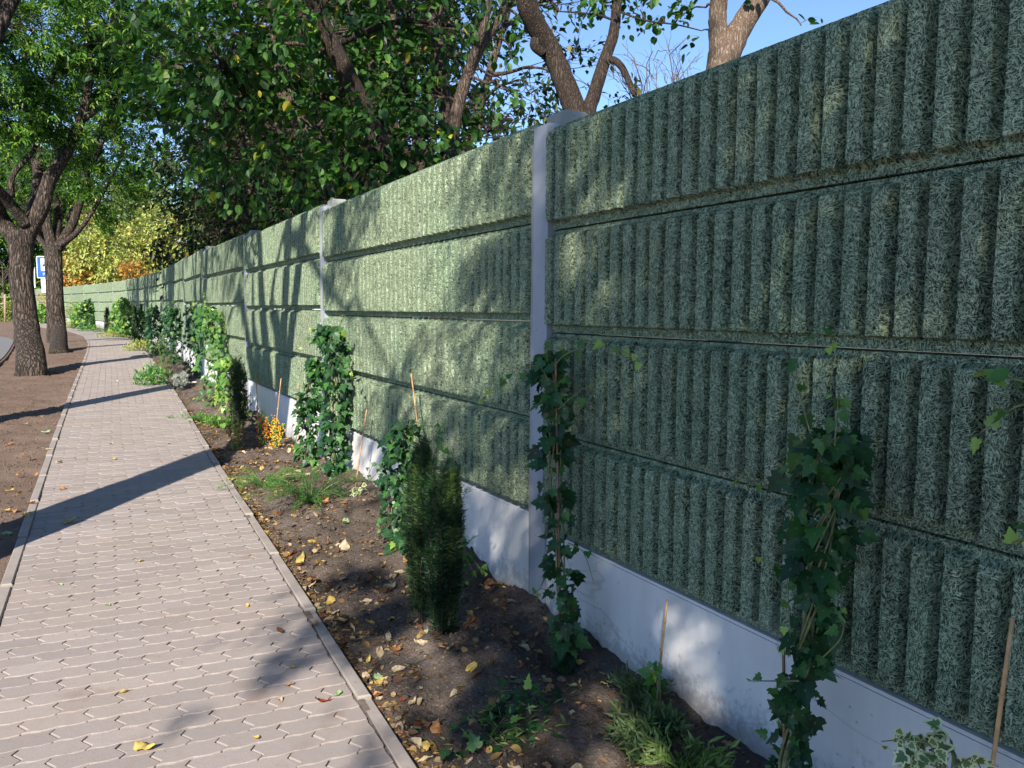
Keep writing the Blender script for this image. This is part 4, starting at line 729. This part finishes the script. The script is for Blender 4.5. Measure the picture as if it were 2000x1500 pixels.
# low junipers
def low(px, py, r, h, label, lm=L_JUN, n=16, nl=.03, name='juniper', cat='juniper', tpl='needle', per=110):
    b = bedpx(px, py); t = empty(name, tuple(b), label, cat, 'low spreading plants in the bed'); lb = LB(); mb = MB()
    for k in range(n):
        a = RNG.random()*6.28; L = r*RNG.uniform(.5, 1.1); e = b+A(math.cos(a)*L, math.sin(a)*L, h*RNG.uniform(.3, 1.1)); e[0] = min(e[0], wallX(e[1])-.05); P = smoothpath([b+A(0, 0, .01), (b+e)/2+A(0, 0, h*.35), e], 4); mb.tube(P, np.linspace(.004, .0012, len(P)), 4, cap=False)
        m = per; f = RNG.random(m)**.7*(len(P)-1.001); i = f.astype(int); C0 = P[i]+(P[i+1]-P[i])*(f-i)[:, None]; d = norm(e-b); C0 += RNG.normal(0, .012, (m, 3)); lb.add(C0, rdir(m)+d*.8+[0, 0, .3], rdir(m), nl*RNG.uniform(.6, 1.2, m), tpl, np.clip(f/len(P)*.7+RNG.normal(.2, .15, m), 0, 1))
    lb.obj('foliage', lm, t, b); mb.obj('stem', M_STEM, t, b)
low(515, 938, .36, .14, 'bright green creeping juniper with long arms by the kerb', n=18, per=170); low(605, 985, .44, .17, 'larger dark green spreading juniper below the thick ivy', n=34, per=230, lm=L_JUND)
low(400, 806, .42, .10, 'flat green ground cover beside the kerb near the pale ivy', n=22, nl=.05, tpl='lance', per=60, name='ground_cover_plant', cat='ground cover'); low(437, 822, .25, .09, 'small leafy ground cover patch just before the clipped yew', n=14, nl=.05, tpl='lance', per=50, name='ground_cover_plant', cat='ground cover')
low(352, 754, .11, .24, 'silvery grey dome-shaped tuft by the kerb', L_LAV, 46, .05, 'lavender', 'lavender', 'lance', 70)
low(1268, 1450, .14, .12, 'leafy herb clump at the bottom edge, yellowish shoots in front', L_HERBD, 17, .05, 'herb_plant', 'herb', 'lance', 46); low(1335, 1520, .13, .09, 'pale herb shoots at the bottom edge right of the leafy clump', L_HERB, 12, .05, 'herb_plant', 'herb', 'lance', 40)
low(1255, 1375, .12, .13, 'narrow fresh green sprig under the thin cane', L_HERBD, 12, .035, 'herb_plant', 'herb', 'lance', 46)
ivy('young_ivy', 'small young ivy on the thin cane in the nearest bay', [(1283, 1360), (1283, 1330), (1284, 1295)], [.035, .035, .02], 1.80, 26, .055, L_IVYL, stems=2, cat='young ivy')
ivy('young_ivy', 'spindly pale climber tied with green tape to the slanted cane', [(700, 1040), (698, 990), (702, 950)], [.05, .06, .04], 1.78, 90, .045, L_VAR, stems=2, cat='young ivy', sides=[([(700, 960), (730, 930), (745, 915)], 6)])
ivy('variegated_ivy', 'cream-edged variegated ivy trailing along the base at the bottom right', [(1850, 1580), (1835, 1500), (1820, 1475)], [.12, .10, .06], 1.62, 120, .038, L_VAR, stems=4, cat='variegated ivy', sidemat=L_VAR, sides=[([(1830, 1500), (1820, 1460), (1780, 1445), (1722, 1448)], 10), ([(1840, 1500), (1800, 1490), (1760, 1500)], 7), ([(1860, 1500), (1900, 1480), (1915, 1500)], 7)])
def right_ivy():
    b = zb((1.45, .55)); t = empty('ivy_shoots', tuple(b), 'pale broad ivy leaves reaching in from the right edge at mid height', 'ivy'); mb = MB(); lb = LB(); mb.tube([b, b+A(.05, .1, .6), pX(2060, 760, 1.45)], [.006, .005, .004], 6)
    for q, nl in (([(2060, 760), (2000, 745), (1960, 735), (1925, 725)], 7), ([(2060, 800), (2000, 790), (1960, 810), (1915, 845)], 6), ([(2060, 1030), (2010, 1050), (1975, 1060)], 5)):
        S0 = smoothpath([pX(x, y, 1.45) for x, y in q], 5); mb.tube(S0, np.linspace(.003, .0015, len(S0)), 5); ii = np.linspace(1, len(S0)-1, nl).astype(int)
        lb.add(S0[ii]+RNG.normal(0, .008, (nl, 3)), norm(RNG.normal(0, .5, (nl, 3))+[0, .5, -.35]), norm(RNG.normal(0, .35, (nl, 3))+[-.5, -.3, .8]), .040*RNG.uniform(.6, 1.1, nl), 'ivy', np.clip(np.linspace(.75, .97, nl), 0, 1))
    lb.obj('foliage', L_IVY, t, b); mb.obj('stem', M_STEM, t, b)
right_ivy()
# ------------------------------------------------------------------ fallen leaves
LF = {'orange': mat_leaf('leaf_orange', [(0, C3('a06c48')), (1, C3('cf9868'))], .15, .7), 'yellow': mat_leaf('leaf_yellow', [(0, C3('ab8d48')), (1, C3('d6bd6c'))], .15, .7), 'beige': mat_leaf('leaf_beige', [(0, C3('9c8a72')), (1, C3('cdb998'))], .1, .8),
      'brown': mat_leaf('leaf_brown', [(0, C3('4a3226')), (1, C3('7a5138'))], .05, .8), 'pale green': mat_leaf('leaf_pale_green', [(0, C3('7f9a6c')), (1, C3('a7bd8c'))], .15, .6), 'russet': mat_leaf('leaf_russet', [(0, C3('7e3a24')), (1, C3('b05a38'))], .1, .7)}
def leafmesh(seed, wide, curl, fold, lobes):
    rg = np.random.default_rng(seed); V = []; F = []; n = 9
    for i in range(n):
        t = i/(n-1); w = wide*(math.sin(math.pi*min(1, t*.94+.06)**.8)**.8)*(1+lobes*math.sin(t*17)); y = t-.5
        for j in range(5):
            s = (j-2)/2; x = s*w; z = fold*abs(s)**1.3*w+curl*(y*y)*.9+rg.normal(0, .018)+.05*math.sin(t*9+s*3); V.append((x, y+rg.normal(0, .012), z))
        if i:
            a = (i-1)*5; F += [[a+j, a+j+1, a+j+6, a+j+5] for j in range(4)]
    V += [(-.012, -.5, 0), (.012, -.5, 0), (.02, -.78, .05)]; F.append([len(V)-3, len(V)-2, len(V)-1])
    V = np.array(V); V[:, 2] -= np.percentile(V[:, 2], 12); return V, F
SH = [leafmesh(1, .24, .5, .5, 0), leafmesh(2, .32, -.5, .6, .05), leafmesh(3, .2, .9, .9, 0), leafmesh(4, .36, .3, -.5, .12), leafmesh(5, .17, .5, 1.2, 0), leafmesh(6, .30, 1.1, .3, .08)]
SHN = ['pointed', 'domed', 'curled', 'crinkled', 'rolled', 'cupped']
LM = {}
USED = set()
def fallen(p, size, shape, col, where, tilt=.25):
    sz = lambda q: 'tiny' if q < .037 else 'small' if q < .045 else 'medium' if q < .056 else 'large'
    for _ in range(60):
        lab = f'{sz(size)} {SHN[shape]} {col} fallen leaf {where}'
        if lab not in USED: break
        shape = int(RNG.integers(0, 6)); col = str(RNG.choice(cols)) if _ > 8 else col; size = size*RNG.uniform(.8, 1.2) if _ > 14 else size
    USED.add(lab)
    k = (shape, col)
    if k not in LM: V, F = SH[shape]; LM[k] = mesh('fallen_leaf', V, F, LF[col], True, {'tint': np.random.default_rng(shape).random(len(V))})
    o = ob('fallen_leaf', LM[k]); o.location = (p[0], p[1], p[2]+.004); o.scale = (size,)*3; o.rotation_euler = (RNG.normal(0, tilt), RNG.normal(0, tilt), RNG.random()*6.28)
    tag(o, lab, 'fallen leaf', 'fallen leaves on the soil and path')
def zones(p):
    L = [(2.2, 'at the bottom edge'), (2.7, 'by the cuttings heap'), (3.3, 'before the yews'), (3.9, 'beside the yews'), (4.6, 'just past the yews'), (5.4, 'below the dark juniper'), (6.2, 'around the dark juniper'), (7.1, 'by the bright juniper'), (8.1, 'near the yellow berries'), (9.5, 'by the clipped yew')]
    w = min(L, key=lambda q: abs(q[0]-p[1]))[1]; t = (p[0]-pathR(p[1]))/(wallX(p[1])-pathR(p[1]))
    return w+(', against the kerb' if t < .12 else ', a little off the kerb' if t < .3 else ', mid-bed' if t < .6 else ', close to the wall')
cols = ['orange', 'yellow', 'beige', 'brown', 'pale green', 'russet']
for px, py, s, sh, c, w in ((285, 1462, .085, 3, 'yellow', 'lying with its shadow on the path at the bottom edge'), (243, 1353, .04, 4, 'yellow', 'standing on edge on the near path'), (630, 1372, .06, 5, 'russet', 'on the path beside the kerb'), (660, 1358, .045, 0, 'pale green', 'on the path touching the russet one'), (548, 1235, .05, 5, 'brown', 'crumpled on the path by the shade edge'), (612, 1220, .045, 3, 'orange', 'at the kerb above the shaded patch'),
      (275, 1097, .045, 3, 'yellow', 'on the sunny path past the middle'), (117, 1144, .03, 1, 'pale green', 'on the path left of centre'), (211, 1184, .03, 1, 'pale green', 'on the path among soil smudges'), (480, 1185, .04, 1, 'yellow', 'on the path near the right kerb'), (500, 1443, .04, 0, 'yellow', 'near the bottom of the path'), (570, 1305, .035, 0, 'yellow', 'at a paver joint in the shade'), (545, 1370, .04, 1, 'beige', 'on the path in the dappled shade'), (565, 1340, .04, 0, 'orange', 'thin and flat on the path'),
      (225, 897, .06, 3, 'yellow', 'in the middle of the path above the broad shadow'), (218, 868, .05, 1, 'beige', 'pale, further up the path'), (360, 890, .06, 0, 'beige', 'inside the trunk shadow on the path'), (135, 1022, .12, 4, 'beige', 'long, in the left part of the trunk shadow'), (445, 938, .07, 0, 'yellow', 'on the kerb by the bright juniper'), (228, 745, .07, 1, 'beige', 'far up the path'), (330, 868, .05, 1, 'beige', 'near the far kerb')):
    v = pw(px, py, 1)-CAM; p = CAM+v*((CAMH)/(-v[2])); 
    for _ in range(4): p = CAM+v*((float(gz(p[1]))-CAMH)/v[2])
    fallen(p, s, sh, c, w, .12)
cnt = 0
while cnt < 245:
    Y = RNG.uniform(1.7, 9)**1. if RNG.random() < .55 else RNG.uniform(1.8, 4.6); t = RNG.random()**(2.6 if RNG.random() < .62 else 1.)*.93+.03; X = pathR(Y)+t*(wallX(Y)-pathR(Y)); p = zb((X, Y))
    c = RNG.choice(cols, p=[.10, .13, .42, .21, .09, .05]); fallen(p, RNG.uniform(.034, .082)*(1.1 if Y > 4 else 1), int(RNG.integers(0, 6)), str(c), zones(p), .35); cnt += 1
for px, py in ((30, 1000), (60, 985), (20, 960), (50, 1010), (35, 930), (120, 957), (60, 897), (45, 890), (20, 870), (110, 760), (50, 830), (75, 828), (55, 1005), (95, 880), (140, 700), (30, 760), (15, 1045), (40, 965), (10, 1000), (70, 930), (115, 905), (90, 845), (48, 800), (66, 775)):
    v = pw(px, py, 1)-CAM; p = A(0, 0, 0)
    for _ in range(4): p = CAM+v*((float(gz(p[1]))-CAMH)/v[2])
    fallen(p+A(0, 0, .004), RNG.uniform(.05, .09), int(RNG.integers(0, 6)), str(RNG.choice(['yellow', 'beige', 'orange'])), 'on the dry verge left of the path')
def litter():
    lb = {k: LB() for k in ('a', 'b')}
    for mk, n in (('a', 3600), ('b', 3000)):
        Y = np.where(RNG.random(n) < .5, RNG.uniform(1.6, 6, n), RNG.uniform(3, 22, n)); t = RNG.random(n)**np.where(RNG.random(n) < .6, 2.6, 1.)*.95+.02; X = pathR(Y)+t*(wallX(Y)-pathR(Y)); P = np.stack([X, Y, bedh(X, Y)+.004], 1)
        lb[mk].add(P, rdir(n)*[1, 1, .25], norm(RNG.normal(0, .35, (n, 3))+[0, 0, 1]), RNG.uniform(.010, .032, n)*np.where(Y > 6, 1.7, 1), 'lance' if mk == 'a' else 'rhomb')
    for mk, n in (('a', 800), ('b', 420)):
        Y = RNG.uniform(1.7, 9, n); t = RNG.random(n)**np.where(RNG.random(n) < .7, 2.8, 1.)*.9+.015; X = pathR(Y)+t*(wallX(Y)-pathR(Y)); lb[mk].add(np.stack([X, Y, bedh(X, Y)+.007], 1), rdir(n)*[1, 1, .35], norm(RNG.normal(0, .5, (n, 3))+[0, 0, 1]), RNG.uniform(.022, .05, n), 'ovate')
    n = 900; Y = RNG.uniform(6.5, 11, n); t = RNG.random(n)*.6; X = pathR(Y)+t*(wallX(Y)-pathR(Y)); lb['b'].add(np.stack([X, Y, bedh(X, Y)+.008], 1), rdir(n)*[1, 1, .2], norm(RNG.normal(0, .3, (n, 3))+[0, 0, 1]), RNG.uniform(.02, .06, n), 'lance')
    n = 2200; Y = RNG.uniform(6, 32, n); X = pathL(Y)-.02-RNG.random(n)**1.3*2.2; lb['a'].add(np.stack([X, Y, vergeh(X, Y)+.004], 1), rdir(n)*[1, 1, .2], norm(RNG.normal(0, .3, (n, 3))+[0, 0, 1]), RNG.uniform(.012, .05, n), 'lance')
    n = 500; Y = RNG.uniform(2, 16, n); X = pathL(Y)+.07+(RNG.beta(1, 1.6, n) if False else 1-RNG.random(n)**.4)*(pathR(Y)-pathL(Y)-.14); X = np.where(RNG.random(n) < .6, pathR(Y)+pathL(Y)-X, X); lb['a'].add(np.stack([X, Y, gz(Y)+.003], 1), rdir(n)*[1, 1, .1], norm(RNG.normal(0, .1, (n, 3))+[0, 0, 1]), RNG.uniform(.004, .012, n), 'lance')
    m1 = mat_leaf('litter_brown', [(0, C3('33241c')), (.5, C3('6b503c')), (1, C3('a08a6c'))], .05, .9); m2 = mat_leaf('litter_straw', [(0, C3('4a3424')), (.5, C3('86683f')), (1, C3('c4a060'))], .1, .8)
    tag(lb['a'].obj('leaf_litter', m1, None), 'fine brown leaf crumbs strewn over soil and path edges', 'leaf litter', kind='stuff'); tag(lb['b'].obj('leaf_litter', m2, None), 'straw coloured leaf bits scattered in the planting bed', 'leaf litter', kind='stuff')
    # soil crumbs and pebbles
    V0, F0, _ = TP['ball']; n = 7000; Y = np.where(RNG.random(n) < .7, RNG.uniform(1.6, 5.5, n), RNG.uniform(4, 12, n)); t = RNG.random(n); X = pathR(Y)+.01+t*(wallX(Y)-pathR(Y)-.03); sz = RNG.uniform(.004, .013, n)*np.where(RNG.random(n) < .06, RNG.uniform(2, 3.6, n), 1); P = np.stack([X, Y, bedh(X, Y)+sz*.12], 1)
    V = (P[:, None]+V0[None]*(sz[:, None, None]*RNG.uniform(.7, 1.4, (n, 1, 3)))+RNG.normal(0, .0012, (n, 6, 3))).reshape(-1, 3); F = (F0[None]+(np.arange(n)*6)[:, None, None]).reshape(-1, 3)
    o = ob('soil_crumbs', mesh('soil_crumbs', V, F, M_SOIL, True)); tag(o, 'crumbs and small clods of dark soil over the bed', 'soil crumbs', kind='stuff')
    n = 5000; Y = RNG.uniform(6, 24, n); X = pathL(Y)-.03-RNG.random(n)*1.6; sz = RNG.uniform(.008, .024, n); P = np.stack([X, Y, vergeh(X, Y)+sz*.12], 1); V = (P[:, None]+V0[None]*(sz[:, None, None]*RNG.uniform(.7, 1.4, (n, 1, 3)))).reshape(-1, 3); F = (F0[None]+(np.arange(n)*6)[:, None, None]).reshape(-1, 3)
    o = ob('verge_crumbs', mesh('verge_crumbs', V, F, M_VERGE, True)); tag(o, 'dry crumbs of brown soil on the verge', 'soil crumbs', kind='stuff')
litter()
def pile():
    b = bedpx(985, 1385); t = empty('cuttings_heap', tuple(b), 'heap of wilted ivy cuttings and leaves on the dark soil at the bottom centre', 'cuttings'); lb = LB(); l2 = LB(); mb = MB(); n = 170
    def pt(n, s): X = b[0]+RNG.normal(0, .11*s, n); Y = b[1]+RNG.normal(0, .13*s, n); return np.stack([X, Y, bedh(X, Y)+np.abs(RNG.normal(0, .018, n))+.006], 1)
    P = pt(n, .8); lb.add(P, rdir(n)*[1, 1, .4], norm(RNG.normal(0, .5, (n, 3))+[0, 0, 1]), RNG.uniform(.025, .055, n), 'lance'); P = pt(60, .9); l2.add(P, rdir(60)*[1, 1, .3], norm(RNG.normal(0, .4, (60, 3))+[0, 0, 1]), RNG.uniform(.03, .06, 60), 'ivy')
    for k in range(16): a = pt(1, .8)[0]; mb.tube(wiggle(a, a+rdir(1)[0]*[.14, .14, .02]+A(0, 0, .01), 5, .1), .0015, 4)
    lb.obj('dry_leaves', L_HERB, t, b); l2.obj('ivy_leaves', L_IVY, t, b); mb.obj('stem', M_STEM, t, b)
pile()
def scraps():
    M_W = mat_plain('white_paper', (.75, .75, .76), .8, 0, .08, 30)
    for px, py, s, nm, lab, cat in ((372, 748, .20, 'white_rag', 'crumpled white rag on the soil beside the silvery tuft', 'rag'), (1120, 1322, .03, 'paper_scrap', 'tiny white paper scrap near the foot of the post ivy', 'paper scrap'), (1502, 0, 0, '', '', '')):
        if not nm: continue
        b = bedpx(px, py); n = 12; V = []; F = []
        for i in range(n):
            for j in range(n):
                u, v = i/(n-1)-.5, j/(n-1)-.5; V.append(((u*1.0+RNG.normal(0, .02))*s, (v*.6+RNG.normal(0, .02))*s, s*(.12+.3*abs(vnoise(np.array(u*4+9), np.array(v*4+px)))+RNG.normal(0, .015))))
                if i and j: F.append([(i-1)*n+j-1, i*n+j-1, i*n+j, (i-1)*n+j])
        o = ob(nm, mesh(nm, V, F, M_W, True)); o.location = tuple(b); tag(o, lab, cat)
    b = bedpx(612, 1090); 
scraps()
# ------------------------------------------------------------------ signs
M_BLUE = mat_plain('sign_blue', (.012, .085, .62), .4, 0, .05, 5); M_BLUE2 = mat_plain('sign_light_blue', (.01, .20, .72), .4, 0, .05, 5); M_WHITE = mat_plain('sign_white', (.78, .79, .80), .5, 0, .05, 8); M_INK = mat_plain('sign_ink', (.03, .03, .04), .6); M_GREYINK = mat_plain('faded_ink', (.35, .36, .40), .6); M_REDINK = mat_plain('sign_red', (.5, .04, .04), .6)
M_POLE = mat_plain('cream_grey_pole', (.50, .47, .42), .6, 0, .12, 9); M_WOOD = mat_plain('raw_wood', (.30, .215, .15), .8, 0, .25, 12)
def frame(o, d, upv=(0, 0, 1)):
    """matrix with x along d (sign width), y up, z out of the face"""
    x = norm(A(*d)); y = A(*upv); z = np.cross(x, y); return Matrix([[x[0], y[0], z[0], o[0]], [x[1], y[1], z[1], o[1]], [x[2], y[2], z[2], o[2]], [0, 0, 0, 1]])
def plate(name, w, h, rr, th, mat, parent, off):
    P = []
    for cx, cy, a0 in ((w/2-rr, h/2-rr, 0), (-w/2+rr, h/2-rr, 90), (-w/2+rr, -h/2+rr, 180), (w/2-rr, -h/2+rr, 270)):
        for k in range(5): a = R(a0+k*22.5); P.append((cx+rr*math.cos(a), cy+rr*math.sin(a)))
    n = len(P); V = [(x, y, 0) for x, y in P]+[(x, y, th) for x, y in P]; F = [list(range(n))[::-1], list(range(n, 2*n))]+[[i, (i+1) % n, n+(i+1) % n, n+i] for i in range(n)]
    o = ob(name, mesh(name, V, F, mat), parent); o.location = off; return o
def text(s, size, mat, parent, off, name='lettering'):
    c = bpy.data.curves.new(name, 'FONT'); c.body = s; c.size = size; c.align_x = 'CENTER'; c.align_y = 'CENTER'; c.extrude = .001
    o = bpy.data.objects.new(name, c); S.collection.objects.link(o); bpy.context.view_layer.update(); me = bpy.data.meshes.new_from_object(o.evaluated_get(bpy.context.evaluated_depsgraph_get())); bpy.data.objects.remove(o)
    me.materials.clear(); me.materials.append(mat); o = ob(name, me, parent); o.location = off; return o
def busstop():
    b = pw(98, 658, 33.8); b[2] = float(gz(b[1])); t = empty('bus_stop_sign', (0, 0, 0), 'blue bus stop sign with white panels, half hidden by the slim trunk', 'sign')
    wd = (rt[0]*.98, rt[1]*.98, 0); fx = norm(A(rt[0], rt[1], 0)); t.matrix_world = frame(b, fx); H = 3.75
    mb = MB(); mb.tube([(0, -.05, -.06), (0, H*.5, -.06), (0, H, -.06)], [.085, .075, .055], 10); mb.obj('pole', M_POLE, t)
    mb = MB(); mb.tube([(-.05, H-.05, -.06), (-.20, H+.02, -.03), (-.20, H+.22, -.03), (-.28, H+.24, -.03)], .012, 6); mb.tube([(-.1, H+.1, -.05), (-.14, H+.5, -.05)], [.05, .04], 8); mb.obj('bracket', M_POLE, t)
    e = plate('sign_board', .78, .88, .05, .03, M_WHITE, t, (-.02, 2.78, 0)); 
    p = plate('blue_panel', .72, .82, .04, .008, M_BLUE, e, (0, 0, .03)); q = plate('white_panel', .46, .50, .01, .006, M_WHITE, e, (.02, .10, .038))
    # bus pictogram: body, windows, wheels
    mb = MB(); mb.box((.02, .12, .048), (.17, .07, .003)); mb.box((-.11, .035, .048), (.028, .02, .003)); mb.box((.14, .035, .048), (.028, .02, .003)); mb.obj('bus_symbol', M_INK, e, smooth=False)
    mb = MB(); [mb.box((-.10+.08*k, .145, .052), (.03, .024, .002)) for k in range(4)]; mb.obj('bus_symbol_windows', M_WHITE, e, smooth=False)
    text('1990', .15, M_WHITE, e, (-.02, -.28, .04)); text('MEGÁLLÓ', .07, M_WHITE, e, (0, .385, .04)) if False else None
    f = plate('timetable_panel', .44, .30, .01, .02, M_WHITE, t, (-.04, 2.17, .01)); text('5  8E', .10, M_GREYINK, f, (.02, -.06, .022))
    g = plate('notice_panel', .42, .26, .01, .02, M_WHITE, t, (-.03, 1.88, .01)); text('GGM', .11, M_GREYINK, g, (.02, .05, .022)); text('ETEM', .11, M_GREYINK, g, (.02, -.06, .022))
    b = pw(62, 640, 38); b[2] = float(gz(b[1])); t = empty('stop_sign_board', (0, 0, 0), 'smaller lighter blue sign peeping out from behind the big forked trunk', 'sign'); t.matrix_world = frame(b, fx)
    mb = MB(); mb.tube([(-.15, 0, -.05), (-.15, 2.95, -.05)], .035, 8); mb.obj('pole', M_POLE, t)
    e = plate('sign_board', .62, .95, .04, .025, M_WHITE, t, (-.05, 2.50, 0)); plate('blue_panel', .56, .89, .03, .008, M_BLUE2, e, (0, 0, .025)); q = plate('white_panel', .34, .54, .01, .006, M_WHITE, e, (0, .08, .033)); plate('red_mark', .10, .10, .02, .004, M_REDINK, e, (.05, .22, .039))
busstop()
def stakes():
    b = pw(12, 631, 58); b[2] = float(gz(b[1])); t = empty('staked_sapling', tuple(b), 'young sapling held by wooden stakes with a crossbar at the far left', 'tree'); mb = MB()
    for k, (dx, dy) in enumerate(((-.28, .3), (0, -.1), (.34, -.7))):
        m = MB(); p = b+A(*(rt[:2]*dx+fw[:2]*dy), 0); m.tube([p-A(0, 0, .1), b+A(*(rt[:2]*dx*.7+fw[:2]*dy*.5), 1.95)], .045, 7); m.obj('stake', M_WOOD, t, b)
    m = MB(); x = A(*rt[:2], 0); m.tube([b-x*.6+A(0, 0, 1.75), b+x*.55+A(0, 0, 1.75)], .045, 6); m.tube([b-x*.5+A(0, 0, 1.3), b+x*.1+A(0, 0, 1.3)], .035, 6); m.obj('crossbar', M_WOOD, t, b)
    m = MB(); m.tube([b-x*.1, b-x*.1+A(0, 0, 2.2), b-x*.15+A(.05, 0, 4)], [.04, .03, .015], 6)
    for k in range(26): s0 = b-x*.12+A(0, 0, RNG.uniform(1.9, 4)); m.tube(wiggle(s0, s0+norm(rdir(1)[0]*[1, 1, .3]+[0, 0, .9])*RNG.uniform(.6, 1.5), 4, .05), [.014, .011, .008, .004], 4, cap=False)
    m.obj('trunk', M_TWIG, t, b)
    # hedge and grey boards beyond the road end
    b = A(-7.2, 72, float(gz(72))); t = empty('clipped_hedge', tuple(b), 'low green hedge at the far left behind the staked sapling', 'hedge'); lb = LB(); n = 6000; P = b+RNG.uniform(-1, 1, (n, 3))*[2.6, .5, .75]+[0, 0, .75]; lb.add(P, rdir(n), rdir(n), .12, 'rhomb'); lb.obj('foliage', L_GRASS, t, b)
    m = MB(); [m.tube([b+A(x_, 0, 0), b+A(x_, 0, 1.1)], .03, 5) for x_ in (-1.8, -.6, .6, 1.8)]; m.obj('stem', M_TWIG, t, b)
    b = A(-5.9, 75, float(gz(75))); t = empty('grey_hoarding', tuple(b), 'grey-blue panelled hoarding at the far left end of the green wall', 'fence')
    for k in range(4): m = MB(); m.box(b+A(-.6-k*1.25, .2*k, 1.25), (.58, .03, 1.2), bev=.01); m.obj('panel', M_POST, t, b, smooth=False)
    for k in range(5): m = MB(); m.box(b+A(.03-k*1.25, .2*k-.1, 1.3), (.05, .05, 1.35), bev=.01); m.obj('post', M_CAP, t, b, smooth=False)
stakes()
